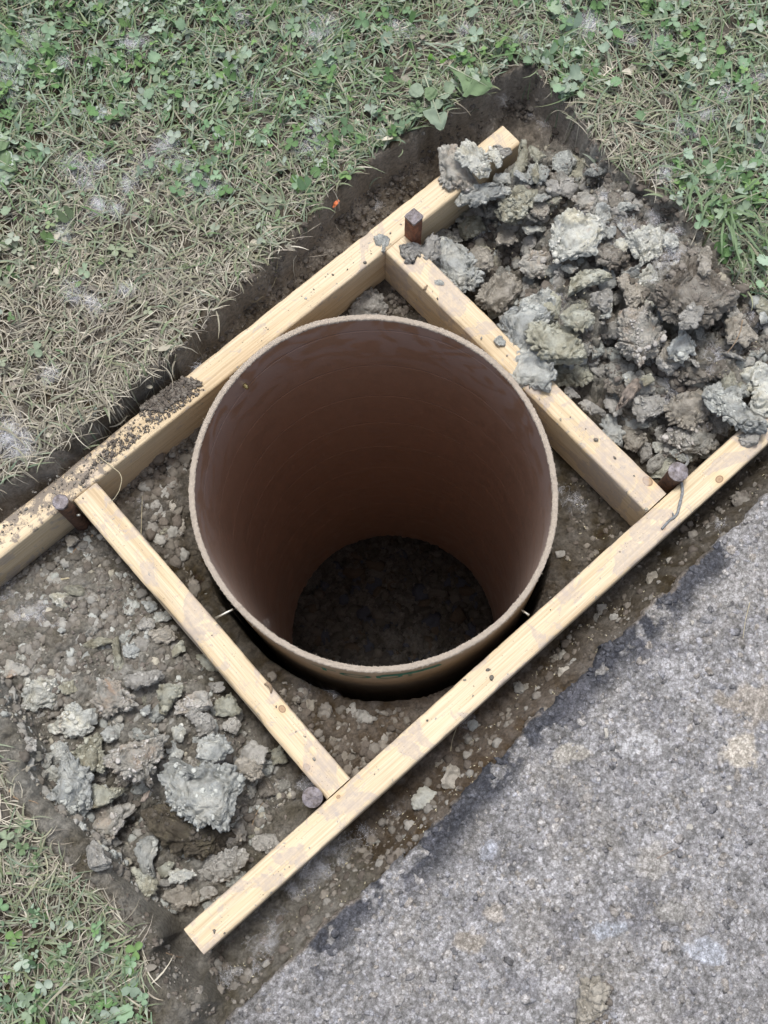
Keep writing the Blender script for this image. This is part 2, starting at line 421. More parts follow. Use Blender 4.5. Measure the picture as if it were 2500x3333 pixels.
tone = fbm(gx * 26 + 7, gy * 26, oct=4, seed=151, gain=.65)[:, None]
f1c = f1c + np.where(deep[:, None], 0, tone * .045)
col = np.clip(col + f1c, .02, .6)
ground = mesh('ground', np.stack([gx + SHX, gy + SHY, gz], 1), gq, M['soil'], cols=col)
tag(ground, 'brown dug soil of the pit and its banks running out under the lawn', 'ground', kind='structure')
del ground

# ------------------------------------------------------------ asphalt with a broken edge and real stones in it
ax_, ay_, aq = grid(axis(-.45, .66, .0022, 30), axis(-.86, .30, .0022, 30))
ad = sdist(AS, ax_, ay_) + .0035 * fbm(ax_ * 70, ay_ * 70, oct=3, seed=15) + .006 * (worley2(ax_ / .03, ay_ / .03, 19)[2] - .5)
keep = ad < .0065
az = Z_ASPH + .0016 * fbm(ax_ * 70, ay_ * 70, oct=4, seed=16) + .0015 * perlin(ax_ * 9, ay_ * 9, seed=17)
w1, w2, wc = worley2(ax_ / .0046, ay_ / .0046, 44)
az = az + .0009 * np.sqrt(np.clip(1 - (w1 / .6) ** 2, 0, 1)) * (wc > .3)
az = az - .003 * sstep(-.010, 0, ad) - .040 * sstep(.0, .0014, ad)
def asph_col(x, y, dd, cell):
    n = fbm(x * 30, y * 30, oct=5, seed=21, gain=.6); nb = fbm(x * 5, y * 5, oct=3, seed=23)
    c = C(.282, .279, .271) + n[:, None] * .10 + nb[:, None] * .055 + ((cell - .5) * .12)[:, None]
    tanm = sstep(.05, .35, fbm(x * 11 + 3, y * 11, oct=3, seed=27))[:, None]
    c = c + (C(.34, .325, .29) - c) * tanm * .4
    band = sstep(-.050 - .035 * perlin(x * 12, y * 12, seed=29), -.016, dd) * sstep(.0, .16, perlin(x * 9, y * 9, seed=33) + .7 * n + .14)
    c = c + (C(.040, .043, .052) + n[:, None] * .03 - c) * (band * .92)[:, None]
    blk = sstep(.28, .60, fbm(x * 17, y * 17, oct=4, seed=37))[:, None]
    c = c + (C(.12, .12, .13) - c) * blk * .45
    edge = (sstep(-.0045, -.001, dd) * sstep(-.1, .15, perlin(x * 16, y * 16, seed=47)))[:, None]
    c = c + (C(.23, .20, .16) - c) * edge * .8
    return c
acol = asph_col(ax_, ay_, ad, wc)
stains = [(1395, 1612, .030, .015, (.42, .42, .41)), (1600, 1625, .024, .021, (.50, .46, .38)), (1415, 1862, .026, .020, (.36, .345, .31)), (1450, 1970, .020, .014, (.33, .32, .29)), (1052, 1838, .013, .013, (.38, .395, .42)), (1522, 2055, .024, .015, (.40, .42, .445)), (1066, 1970, .012, .012, (.38, .35, .30)), (1010, 2035, .02, .013, (.34, .31, .26)), (1230, 1630, .028, .014, (.36, .34, .29)), (1640, 1520, .05, .03, (.34, .31, .26)), (1310, 2010, .02, .012, (.36, .38, .40)), (1310, 1280, .02, .015, (.34, .32, .29))]
for sx, sy, ra, rb, sc_ in stains:
    p = at(sx, sy, Z_ASPH); dx = ax_ - p[0]; dy = ay_ - p[1]
    u = dx * UX[0] + dy * UX[1]; v = dx * VX[0] + dy * VX[1]
    q = np.hypot(u / ra, v / rb) + .55 * fbm(ax_ * 60, ay_ * 60, oct=4, seed=41)
    k = sstep(1.05, .75, q)
    acol = acol + (C(*sc_) + .03 * fbm(ax_ * 90, ay_ * 90, oct=2, seed=43)[:, None] - acol) * (k * .9)[:, None]
    az = az + .0012 * k
fk = keep[aq].all(1)
idx = np.unique(aq[fk]); rm = np.zeros(len(ax_), int); rm[idx] = np.arange(len(idx))
AV = np.stack([ax_, ay_, az], 1)[idx]; AF_ = rm[aq[fk]]; AC = np.clip(acol[idx], .02, .7)
# stones
variants = []
for k in range(10):
    v, f = ico(2); rs = np.random.default_rng(100 + k)
    pl = rs.normal(size=(9, 3)); pl /= np.linalg.norm(pl, axis=1)[:, None]; dd = rs.uniform(.62, .95, 9)
    q = (v @ pl.T) / dd; rad = 1 / np.maximum(np.power(np.clip(q, 0, None) ** 10, 1).sum(1) ** .1, .6)
    rad = rad * (1 + .30 * perlin(v[:, 0] * 1.7 + k, v[:, 1] * 1.7, v[:, 2] * 1.7, seed=500 + k) + .16 * perlin(v[:, 0] * 4 + k, v[:, 1] * 4, v[:, 2] * 4, seed=520 + k))
    variants.append((v * rad[:, None], f))
def batch(pos, size, col, squash=(.6, 1.0), rough=.0, tilt=.5, rng=RNG):
    """many little lumps in one mesh"""
    n = len(pos); Vs = []; Fs = []; Cs = []; off = 0
    which = rng.integers(0, len(variants), n)
    for k in range(len(variants)):
        m = np.where(which == k)[0]
        if not len(m): continue
        v, f = variants[k]; nv = len(v)
        yaw = rng.uniform(0, 6.283, len(m)); sx = rng.uniform(.85, 1.2, len(m)); sz = rng.uniform(*squash, len(m))
        a = rng.uniform(-tilt, tilt, len(m)); b = rng.uniform(-tilt, tilt, len(m))
        P = np.repeat(v[None], len(m), 0)
        P = P * np.stack([sx, 1 / sx, np.ones(len(m))], 1)[:, None]
        ca, sa = np.cos(a), np.sin(a)
        P = np.stack([P[..., 0], P[..., 1] * ca[:, None] - P[..., 2] * sa[:, None], P[..., 1] * sa[:, None] + P[..., 2] * ca[:, None]], -1)
        cb, sb = np.cos(yaw), np.sin(yaw)
        P = np.stack([P[..., 0] * cb[:, None] - P[..., 1] * sb[:, None], P[..., 0] * sb[:, None] + P[..., 1] * cb[:, None], P[..., 2] * sz[:, None]], -1)
        if rough: P = P * (1 + rng.normal(0, rough, P.shape[:2]))[..., None]
        P = P * size[m][:, None, None] + pos[m][:, None]
        Vs.append(P.reshape(-1, 3)); Fs.append((f[None] + (np.arange(len(m)) * nv)[:, None, None] + off).reshape(-1, 3)); Cs.append(np.repeat(col[m], nv, 0)); off += len(m) * nv
    return np.vstack(Vs), np.vstack(Fs), np.vstack(Cs)
def sample_asph(n, rng):
    u = rng.uniform(-.42, .64, n); v = rng.uniform(-.84, .16, n)
    x = CEN[0] + u * UX[0] + v * VX[0]; y = CEN[1] + u * UX[1] + v * VX[1]
    d = sdist(AS, x, y); m = d < -.004; return x[m], y[m], d[m]
sx_, sy_, sdd = sample_asph(24000, RNG)
ssz = np.clip(RNG.lognormal(math.log(.0019), .50, len(sx_)), .0008, .0062)
sc0 = asph_col(sx_, sy_, sdd, np.full(len(sx_), .5))
pal = np.array([(.34, .34, .35), (.42, .405, .375), (.27, .265, .265), (.47, .45, .41), (.35, .33, .295), (.15, .15, .155), (.39, .355, .30), (.30, .305, .315)])
sc1 = pal[RNG.integers(0, len(pal), len(sx_))] * RNG.uniform(.75, 1.2, (len(sx_), 1))
dark = sc0.mean(1) < .15
scol = np.where(dark[:, None], sc0 * 1.3 + .01, sc0 * .35 + sc1 * .65)
szz = Z_ASPH + .0016 * fbm(sx_ * 70, sy_ * 70, oct=4, seed=16) + .0015 * perlin(sx_ * 9, sy_ * 9, seed=17) + ssz * .0
sv, sf, scc = batch(np.stack([sx_, sy_, szz], 1), ssz, scol, (.22, .50), .10, .6)
tag(mesh('asphalt_path', np.vstack([AV, sv]), [AF_, sf + len(AV)], M['asphalt'], cols=np.vstack([AC, np.clip(scc, .02, .6)])),
    'worn grey asphalt with stones showing and a broken tarry edge', 'path', kind='structure')

# ------------------------------------------------------------ timber
def mat_wood(name, seed, stain, knots, dirt=0.0, dirtx=(0, 0)):
    m, t, b = new_mat(name, .62, .3)
    tc = t.nodes.new('ShaderNodeTexCoord').outputs['Object']
    mp = N(t, 'ShaderNodeMapping'); mp.inputs['Scale'].default_value = (2.2, 60, 60); mp.inputs['Location'].default_value = (seed, seed * 2.3, seed * .7)
    L(t, tc, mp.inputs[0])
    g = noise_n(t, mp.outputs[0], 1.0, 5, .6, .35)
    mp2 = N(t, 'ShaderNodeMapping'); mp2.inputs['Scale'].default_value = (9, 420, 420); mp2.inputs['Location'].default_value = (seed, 0, 0); L(t, tc, mp2.inputs[0])
    g2 = noise_n(t, mp2.outputs[0], 1.0, 3, .6)
    mp3 = N(t, 'ShaderNodeMapping'); mp3.inputs['Location'].default_value = (seed * 3.1, seed, 2); L(t, tc, mp3.inputs[0]); Q = mp3.outputs[0]
    r = ramp(t, g.outputs[0], [(.25, (.44, .325, .195)), (.42, (.575, .46, .30)), (.58, (.63, .52, .365)), (.74, (.49, .375, .235))])
    c = mixc(t, 1.0, r.outputs[0], ramp(t, g2.outputs[0], [(.3, (.78, .75, .70)), (.6, (1.04, 1.04, 1.03))]).outputs[0], 'MULTIPLY')
    sx = t.nodes.new('ShaderNodeSeparateXYZ'); L(t, tc, sx.inputs[0])
    hgt = None
    for kx, ky, kr in knots:
        dx = mth(t, 'MULTIPLY', mth(t, 'SUBTRACT', sx.outputs[0], kx), .8); dy = mth(t, 'SUBTRACT', sx.outputs[1], ky)
        d = mth(t, 'SQRT', mth(t, 'ADD', mth(t, 'MULTIPLY', dx, dx), mth(t, 'MULTIPLY', dy, dy)))
        dn = mth(t, 'DIVIDE', d, kr)
        kc = ramp(t, dn, [(.0, (.30, .19, .11)), (.55, (.38, .26, .15)), (.82, (.20, .13, .08)), (.98, (.44, .32, .18))])
        f = ramp(t, dn, [(.90, (1, 1, 1)), (1.0, (0, 0, 0))])
        halo = ramp(t, mth(t, 'MULTIPLY', dn, .33), [(.3, (.45, .45, .45)), (.9, (0, 0, 0))])
        c = mixc(t, halo.outputs[0], c, (.62, .40, .19)); c = mixc(t, f.outputs[0], c, kc.outputs[0])
    # clay film smeared over it
    s1 = noise_n(t, Q, 13, 6, .62, .8); s2 = noise_n(t, Q, 120, 5, .7)
    sm = ramp(t, s1.outputs[0], [(.575 - stain, (0, 0, 0)), (.60 - stain, (1, 1, 1))])
    smf = mth(t, 'MULTIPLY', sm.outputs[0], ramp(t, s2.outputs[0], [(.32, (.25, .25, .25)), (.62, (.85, .85, .85))]).outputs[0])
    c = mixc(t, smf, c, (.395, .335, .285))
    s5 = noise_n(t, Q, 48, 6, .7, 1.0)
    c = mixc(t, ramp(t, s5.outputs[0], [(.60, (0, 0, 0)), (.64, (.55, .55, .55))]).outputs[0], c, (.37, .33, .295))
    s3 = noise_n(t, Q, 95, 2, .5)
    c = mixc(t, ramp(t, s3.outputs[0], [(.715, (0, 0, 0)), (.74, (.85, .85, .85))]).outputs[0], c, (.27, .26, .235))
    vv = N(t, 'ShaderNodeTexVoronoi', Scale=260); L(t, Q, vv.inputs['Vector'])
    sp = mth(t, 'MULTIPLY', ramp(t, vv.outputs['Distance'], [(.12, (1, 1, 1)), (.2, (0, 0, 0))]).outputs[0], ramp(t, noise_n(t, Q, 35, 2).outputs[0], [(.5, (0, 0, 0)), (.6, (.8, .8, .8))]).outputs[0])
    c = mixc(t, sp, c, (.22, .18, .14))
    if dirt:
        nd = noise_n(t, Q, 60, 7, .75)
        a = mth(t, 'SUBTRACT', 1.0, mth(t, 'ABSOLUTE', mth(t, 'DIVIDE', mth(t, 'SUBTRACT', sx.outputs[0], (dirtx[0] + dirtx[1]) / 2), (dirtx[1] - dirtx[0]) / 2)))
        a = mth(t, 'ADD', mth(t, 'MULTIPLY', a, .22), nd.outputs[0]); a = mth(t, 'ADD', a, mth(t, 'MULTIPLY', sx.outputs[1], 2.2))
        a = mth(t, 'ADD', a, mth(t, 'MINIMUM', mth(t, 'MULTIPLY', mth(t, 'ADD', sx.outputs[2], .003), 30.0), 0.0))
        c = mixc(t, ramp(t, a, [(.62, (0, 0, 0)), (.69, (dirt,) * 3)]).outputs[0], c, (.19, .16, .13))
    L(t, c, b.inputs['Base Color'])
    pv = bump(t, None, g2.outputs[0], .0005, .8)
    bump(t, b, s2.outputs[0], .0004, .6, pv)
    return m
def board(name, p0, p1, side, label, seed, stain, knots, wane=None, dirt=0, dirtx=(0, 0), chips=()):
    """2x4 on edge from p0 to p1 (its reference top edge), body lying towards `side` (+1 left of travel)"""
    p0 = np.array(p0, float); p1 = np.array(p1, float); Ln = np.linalg.norm(p1 - p0); a = math.atan2(*(p1 - p0)[::-1])
    w, hh, rc = .038, .089, .0042
    prof = []
    for cx, cy, a0 in ((w / 2 - rc, -rc, 0), (-w / 2 + rc, -rc, 90), (-w / 2 + rc, -hh + rc, 180), (w / 2 - rc, -hh + rc, 270)):
        for k in range(7):
            t_ = R_(a0 + k * 15); prof.append((cx + rc * math.cos(t_), cy + rc * math.sin(t_)))
    # subdivide the flats
    pr = []
    for i in range(len(prof)):
        A = np.array(prof[i]); B = np.array(prof[(i + 1) % len(prof)]); d = np.linalg.norm(B - A); k = max(1, int(d / .004))
        for j in range(k): pr.append(A + (B - A) * j / k)
    pr = np.array(pr); n = len(pr); m = int(Ln / .004)
    xs = np.linspace(0, Ln, m)
    X = np.repeat(xs[:, None], n, 1); Y = np.repeat(pr[None, :, 0], m, 0).copy(); Z = np.repeat(pr[None, :, 1], m, 0).copy()
    dn = .0005 * fbm(X * 14 + seed, Y * 120, Z * 120, oct=3, seed=seed)
    Y += np.sign(Y) * dn; Z += dn
    cor = sstep(.008, .0, np.abs(np.abs(Y) - w / 2)) * sstep(-.010, 0, Z)
    ero = .0016 * np.clip(fbm(X * 35 + seed * 5, Y * 0 + seed, Z * 0, oct=3, seed=seed + 4), 0, 1) * cor
    Z -= ero; Y -= np.sign(Y) * ero
    if wane:
        for s0, s1, sgn, dep in wane:   # bark edge missing over part of the length
            k = sstep(s0, s0 + .05, X) * sstep(s1, s1 - .05, X) * sstep(.012 * 0 + .000, .018, sgn * Y) * sstep(-.03, 0, Z)
            k = k * (.6 + .5 * perlin(X * 25, X * 0 + seed, seed=seed + 9))
            Z -= dep * k; Y -= sgn * dep * .8 * k
    V = np.stack([X, Y, Z], -1).reshape(-1, 3)
    V = np.vstack([V, [0, 0, -hh / 2], [Ln, 0, -hh / 2]])
    i = np.arange(m - 1)[:, None] * n; j = np.arange(n)[None]
    Q = np.stack([i + j, i + n + j, i + n + (j + 1) % n, i + (j + 1) % n], -1).reshape(-1, 4)
    aa = np.arange(n); T = np.vstack([np.stack([np.full(n, m * n), aa, (aa + 1) % n], 1), np.stack([np.full(n, m * n + 1), (m - 1) * n + (aa + 1) % n, (m - 1) * n + aa], 1)])
    o = mesh(name, V, [Q, T], mat_wood('pine_' + str(seed), seed, stain, knots, dirt, dirtx))
    nrm = np.array([-math.sin(a), math.cos(a)]) * side * w / 2
    o.location = (p0[0] + nrm[0], p0[1] + nrm[1], 0); o.rotation_euler = (0, 0, a)
    try: o.data.set_sharp_from_angle(angle=R_(50))
    except Exception: pass
    return tag(o, label, 'board', 'boards of the timber frame')
def fy(x): return OF + AF * x
bB = board('form_board', (-.90, yB), (.4852, yB), +1, 'long back frame board against the soil bank, brown dirt spilled along its middle', 1, -.015, [(.79, .010, .0040), (.13, -.006, .003)], dirt=.95, dirtx=(.40, .80))
bF = board('form_board', (-.5197, fy(-.5197)), (.95, fy(.95)), -1, 'long front frame board beside the asphalt with a twig lying on it', 2, .045, [(.235, .013, .0024), (.765, -.010, .0026), (.865, -.011, .0050)])
bL = board('form_board', (-.2597, fy(-.26) + .001), (-.2623, yB - .001), +1, 'left cross board with missing bark edge and a dark curled knot', 3, .055, [(.118, -.011, .0045), (.045, .012, .0042)], wane=[(.10, .36, 1, .0045)])
bR = board('form_board', (.2434, fy(.24) + .001), (.2334, yB - .001), -1, 'right cross board smeared with clay from the heap behind it', 5, .075, [(.028, -.012, .0065)], wane=[(.1, .40, 1, .003)])

# ------------------------------------------------------------ stakes
def mat_metal(name, c1, c2, rough, metal, sc=120):
    m, t, b = new_mat(name, rough, .5); p = geo(t)
    b.inputs['Metallic'].default_value = metal
    r = ramp(t, noise_n(t, p, sc, 6, .65).outputs[0], [(.35, c1), (.65, c2)]); L(t, r.outputs[0], b.inputs['Base Color'])
    bump(t, b, noise_n(t, p, sc * 3, 4, .6).outputs[0], .0012, .8); return m
M['rust'] = mat_metal('rusty_steel', (.045, .028, .022), (.17, .085, .05), .75, .2)
M['rust_red'] = mat_metal('red_rust', (.10, .04, .025), (.30, .12, .06), .8, .1)
M['struck'] = mat_metal('hammered_steel', (.075, .06, .055), (.22, .20, .215), .48, .35)
M['zinc'] = mat_metal('zinc', (.6, .58, .5), (.8, .78, .7), .3, .8)
def stake(x, y, zt, r, sq, label, mush=1.0, body='rust', seed=0):
    root = empty('steel_stake', (x, y, -.12))
    tag(root, label, 'stake', 'steel stakes holding the frame')
    n = 4 if sq else 28; Hh = zt + .12
    nn = 32; th = np.linspace(0, 2 * np.pi, nn, endpoint=False)
    if sq: rr = r / np.maximum(np.abs(np.cos(th - R_(0))), np.abs(np.sin(th - R_(0)))) ; rr = np.minimum(rr, r * 1.33)
    else: rr = np.full(nn, r)
    zs = np.linspace(0, Hh - .005, 40); V = []
    for k, z in enumerate(zs):
        q = rr + .0005 * perlin(np.cos(th) * 3, np.sin(th) * 3, np.full(nn, z * 60.), seed=seed)
        V.append(np.stack([q * np.cos(th), q * np.sin(th), np.full(nn, z)], 1))
    V = np.vstack(V); i = np.arange(len(zs) - 1)[:, None] * nn; j = np.arange(nn)[None]
    Q = np.stack([i + j, i + (j + 1) % nn, i + nn + (j + 1) % nn, i + nn + j], -1).reshape(-1, 4)
    s = mesh('shaft', V, Q, M[body], root)
    jag = 1 + .07 * perlin(np.cos(th) * 2.2, np.sin(th) * 2.2, seed=seed + 5)
    rings = [(.97, -.006), (1.0 * mush, -.003), (1.04 * mush, -.0008), (1.02 * mush, .0004), (.90, .0008), (.5, .0010), (.2, .0010)]
    V = [np.stack([rr * f * jag * np.cos(th), rr * f * jag * np.sin(th), Hh + dz + .0012 * perlin(np.cos(th) * f * 3, np.sin(th) * f * 3, seed=seed + 7)], 1) for f, dz in rings] + [np.array([[0, 0, Hh + .001]])]
    V = np.vstack(V); m = len(rings); i = np.arange(m - 1)[:, None] * nn
    Q = np.stack([i + j, i + (j + 1) % nn, i + nn + (j + 1) % nn, i + nn + j], -1).reshape(-1, 4)
    a = np.arange(nn); T = np.stack([(m - 1) * nn + a, (m - 1) * nn + (a + 1) % nn, np.full(nn, m * nn)], 1)
    hd = mesh('hammered_head', V, [Q, T], M['struck'], root)
    try: hd.data.set_sharp_from_angle(angle=R_(28))
    except Exception: pass
    return root
def above(px, py, z): return at(px, py, z)[:2]
q = above(893, 466, .052); sb = stake(q[0], q[1] - .001, .052, .0088, True, 'square rusty stake standing above the back corner near the clay heap', 1.02, 'rust_red', 3)
sb.rotation_euler = (0, 0, R_(3))
q = above(130, 1084, .030); stL = stake(q[0], q[1], .030, .0098, False, 'round rusty stake with pale flat head at the left back corner', 1.0, 'rust', 5)
q = above(675, 1722, .004); stake(q[0], q[1], .004, .0112, False, 'low steel stake head by the foot of the left cross board', 1.08, 'rust', 8)
q = above(1465, 1019, .020); stake(q[0], q[1], .020, .0112, False, 'purple grey stake head touching the twig at the right front corner', 1.12, 'rust', 11)
# brass nail through a hole of the left stake
q = above(172, 1120, .0)
V, F = tube_mesh([(.004, -.0108, .105), (.0075, -.0135, .105)], .0016, 8); nz_ = mesh('nail_tip', V, F, M['zinc'], stL)

# ------------------------------------------------------------ the cardboard tube
tube = empty('cardboard_form_tube', (0, 0, -.09))
tag(tube, 'wide round cardboard concrete form tube with glossy brown inside set in the frame', 'form tube')
T1, T2 = -.0216, .02393
def tube_pt(th, rad, z):
    D = ZR - z; return np.stack([TCX + rad * np.cos(th) - T1 * D, TCY + rad * np.sin(th) - T2 * D, z + 0 * th], -1)
NT = 360; TH = np.linspace(0, 2 * np.pi, NT, endpoint=False)
def sleeve(name, dr, zs, mat, flip):
    V = np.vstack([tube_pt(TH, R_tube(TH) + dr, np.full(NT, z)) for z in zs]); V[:, 2] += .09
    i = np.arange(len(zs) - 1)[:, None] * NT; j = np.arange(NT)[None]
    q = [i + j, i + (j + 1) % NT, i + NT + (j + 1) % NT, i + NT + j]
    Q = np.stack(q if not flip else q[::-1], -1).reshape(-1, 4)
    return mesh(name, V, Q, mat, tube)
m, t, b = new_mat('brown_liner', .4, .6); b.inputs['Coat Weight'].default_value = .45; b.inputs['Coat Roughness'].default_value = .16; b.inputs['Coat IOR'].default_value = 1.6; b.inputs['Sheen Weight'].default_value = .07; b.inputs['Sheen Roughness'].default_value = .3; b.inputs['Sheen Tint'].default_value = (1, .9, .85, 1)     # inside coating
g = geo(t); sp = t.nodes.new('ShaderNodeSeparateXYZ'); L(t, g, sp.inputs[0])
nA = noise_n(t, g, 7, 5, .6, 1.5); nB = noise_n(t, g, 60, 5, .65)
zz = sp.outputs[2]
base = ramp(t, nB.outputs[0], [(.3, (.31, .175, .108)), (.7, (.34, .195, .124))]).outputs[0]
top = ramp(t, mth(t, 'ADD', zz, mth(t, 'MULTIPLY', nA.outputs[0], .16)), [(.005, (0, 0, 0)), (.045, (1, 1, 1))])
film = ramp(t, noise_n(t, g, 13, 5, .55, 1.6).outputs[0], [(.44, (0, 0, 0)), (.50, (1, 1, 1))])
ff = mth(t, 'MULTIPLY', film.outputs[0], ramp(t, zz, [(.0, (0, 0, 0)), (1.0, (1, 1, 1))]).outputs[0])
mr = N(t, 'ShaderNodeMapRange'); mr.inputs[1].default_value = -.16; mr.inputs[2].default_value = -.03; L(t, zz, mr.inputs[0])
ff = mth(t, 'MULTIPLY', film.outputs[0], mr.outputs[0])
c = mixc(t, mth(t, 'MULTIPLY', ff, .65), base, (.37, .27, .23))
L(t, c, b.inputs['Base Color'])
L(t, ramp(t, film.outputs[0], [(0, (.34,) * 3), (1, (.46,) * 3)]).outputs[0], b.inputs['Roughness'])
# spiral seam of the winding
ang = mth(t, 'ARCTAN2', sp.outputs[1], sp.outputs[0])
sw = mth(t, 'FRACT', mth(t, 'ADD', mth(t, 'DIVIDE', zz, .125), mth(t, 'DIVIDE', ang, 6.28318)))
seam = ramp(t, sw, [(.0, (0, 0, 0)), (.018, (1, 1, 1)), (.98, (1, 1, 1)), (1.0, (0, 0, 0))])
pv = bump(t, None, seam.outputs[0], .0016, .6)
pv = bump(t, None, noise_n(t, g, 5, 3, .5, .6).outputs[0], .004, .35, pv)
L(t, pv, b.inputs['Coat Normal'])
L(t, pv, b.inputs['Normal'])
M['liner'] = m
m, t, b = new_mat('kraft_outside', .6, .3); g = geo(t)
c = ramp(t, noise_n(t, g, 25, 5, .6, .5).outputs[0], [(.3, (.34, .245, .155)), (.7, (.46, .35, .235))]).outputs[0]
L(t, c, b.inputs['Base Color']); bump(t, b, noise_n(t, g, 150, 4).outputs[0], .0005, .5); M['kraft'] = m
m, t, b = new_mat('cut_cardboard', .95, .1); g = geo(t)
c = ramp(t, noise_n(t, g, 160, 6, .7).outputs[0], [(.3, (.42, .355, .285)), (.7, (.52, .45, .37))]).outputs[0]
L(t, c, b.inputs['Base Color']); bump(t, b, noise_n(t, g, 420, 5, .8).outputs[0], .0028, 1.0); M['cut'] = m
zsl = list(np.linspace(ZB - .03, ZR - .002, 60))
sleeve('liner', -.0068, zsl, M['liner'], True)
sleeve('outer_wall', 0, zsl, M['kraft'], False)
# cut rim, fuzzy
NR = 1400; th = np.linspace(0, 2 * np.pi, NR, endpoint=False); fr = np.linspace(0, 1, 9); V = []
for k, f in enumerate(fr):
    rad = np.interp(th, np.append(TH, 2 * np.pi), np.append(R_tube(TH), R_tube(0.))) - .0068 * f
    x, y = np.cos(th) * 60, np.sin(th) * 60
    rad = rad + (.0007 * fbm(x, y, oct=3, seed=81) + .0006 * fbm(x * 4, y * 4, oct=2, seed=82)) * (1 if k in (0, 8) else .3) + (0.0004 if k == 0 else 0) - (.0005 if k == 8 else 0)
    zc = ZR - (.0012 if k in (0, 8) else 0) + .0009 * fbm(x * .8, y * .8, np.full(NR, f * 3.), oct=4, seed=83) + .0011 * perlin(x * .15, y * .15, seed=84)
    V.append(tube_pt(th, rad, zc))
V.append(V[-1] + [0, 0, -.003]); V.insert(0, V[0] + [0, 0, -.0035])
V = np.vstack(V); V[:, 2] += .09
i = np.arange(10)[:, None] * NR; j = np.arange(NR)[None]
Q = np.stack([i + j, i + (j + 1) % NR, i + NR + (j + 1) % NR, i + NR + j], -1).reshape(-1, 4)
mesh('cut_rim', V, Q, M['cut'], tube)
# frayed fibres on the rim
Vs, Fs = [], []; rng = np.random.default_rng(5)
for k in range(420):
    a = rng.uniform(0, 6.283); inner = rng.random() < .5
    rr = float(R_tube(a)) - (.0068 if inner else 0); p = tube_pt(np.array(a), rr, ZR - rng.uniform(0, .002)); p = np.asarray(p, float) + [0, 0, .09]
    d = np.array([math.cos(a), math.sin(a), 0]) * (-1 if inner else 1); tt = np.array([-math.sin(a), math.cos(a), 0])
    ln = rng.uniform(.0008, .0032); d = d * rng.uniform(.2, 1) + tt * rng.uniform(-1.2, 1.2) + np.array([0, 0, rng.uniform(-.6, .7)]); d /= np.linalg.norm(d)
    w = rng.uniform(.0001, .0003); e = p + d * ln; n_ = len(Vs) * 4
    Vs.append([p - tt * w, p + tt * w, e + tt * w * .5, e - tt * w * .5]); Fs.append([n_, n_ + 1, n_ + 2, n_ + 3])
mesh('frayed_fibres', np.array(Vs).reshape(-1, 3), np.array(Fs), M['cut'], tube)
# green print on the outside
m, t, b = new_mat('green_ink', .6, .3); g = geo(t)
c = ramp(t, noise_n(t, g, 90, 5, .7).outputs[0], [(.35, (.03, .14, .09)), (.6, (.05, .20, .13)), (.75, (.17, .16, .10))]).outputs[0]
L(t, c, b.inputs['Base Color']); M['ink'] = m
def wrap(o2, th0, ztop, sx, sz):
    me = o2.data; n = len(me.vertices); co = np.empty(n * 3); me.vertices.foreach_get('co', co); co = co.reshape(-1, 3)
    a = th0 + co[:, 0] * sx / .2353; p = tube_pt(a, R_tube(a) + .0006, ztop + co[:, 1] * sz); p[:, 2] += .09
    me.vertices.foreach_set('co', p.astype(np.float32).ravel()); me.update()
fc = bpy.data.curves.new('printed_letters', 'FONT'); fc.body = 'TOU:'; fc.size = 1; fc.resolution_u = 6
fo = bpy.data.objects.new('printed_letters', fc); COL.objects.link(fo)
dg = bpy.context.evaluated_depsgraph_get(); me = bpy.data.meshes.new_from_object(fo.evaluated_get(dg)); bpy.data.objects.remove(fo)
bmm = bmesh.new(); bmm.from_mesh(me); bmesh.ops.subdivide_edges(bmm, edges=bmm.edges, cuts=3); bmesh.ops.triangulate(bmm, faces=bmm.faces); bmm.to_mesh(me); bmm.free()
me.materials.clear(); me.materials.append(M['ink'])
lo = bpy.data.objects.new('printed_letters', me); COL.objects.link(lo); lo.parent = tube
wrap(lo, R_(-151), -.040, .056, .036)
bv = []; bf = []
for k in range(25):
    u = k / 24; x = .078 * u
    for v_ in (0, 1): bv.append((x, v_ * .015 * (1 if .03 < u < .97 else .5), 0))
for k in range(24): bf.append((2 * k, 2 * k + 2, 2 * k + 3, 2 * k + 1))
bo = mesh('printed_bar', np.array(bv), np.array(bf), M['ink'], tube); wrap(bo, R_(-129.5), -.0215, 1, 1)
# screws through the boards into the tube wall
def to_parent(o, par):
    o.parent = par; o.matrix_parent_inverse = Matrix.LocRotScale(par.location, par.rotation_euler, None).inverted()
def screw(pa, pb, par, r=.0014):
    V, F = tube_mesh([pa, (np.array(pa) * .75 + np.array(pb) * .25), pb], [r * 1.3, r, r], 8)
    o = mesh('screw', V, F, M['zinc']); to_parent(o, par)
a1 = at(466, 1335, -.022); a2 = at(503, 1316, -.010); screw(a1, a2, bL)
a1 = at(1143, 1329, -.016); a2 = at(1126, 1317, -.016); screw(a1, a2, bF)
th0 = R_(97.5); p2 = tube_pt(np.array(R_(98)), .2275, -.018); V, F = tube_mesh([p2 + [0, .012, 0], p2, p2 - [0, .004, 0]], [.0020, .0035, .002], 10)
o = mesh('screw', V, F, mat_metal('brass', (.35, .27, .1), (.6, .5, .25), .35, .9)); to_parent(o, bB)

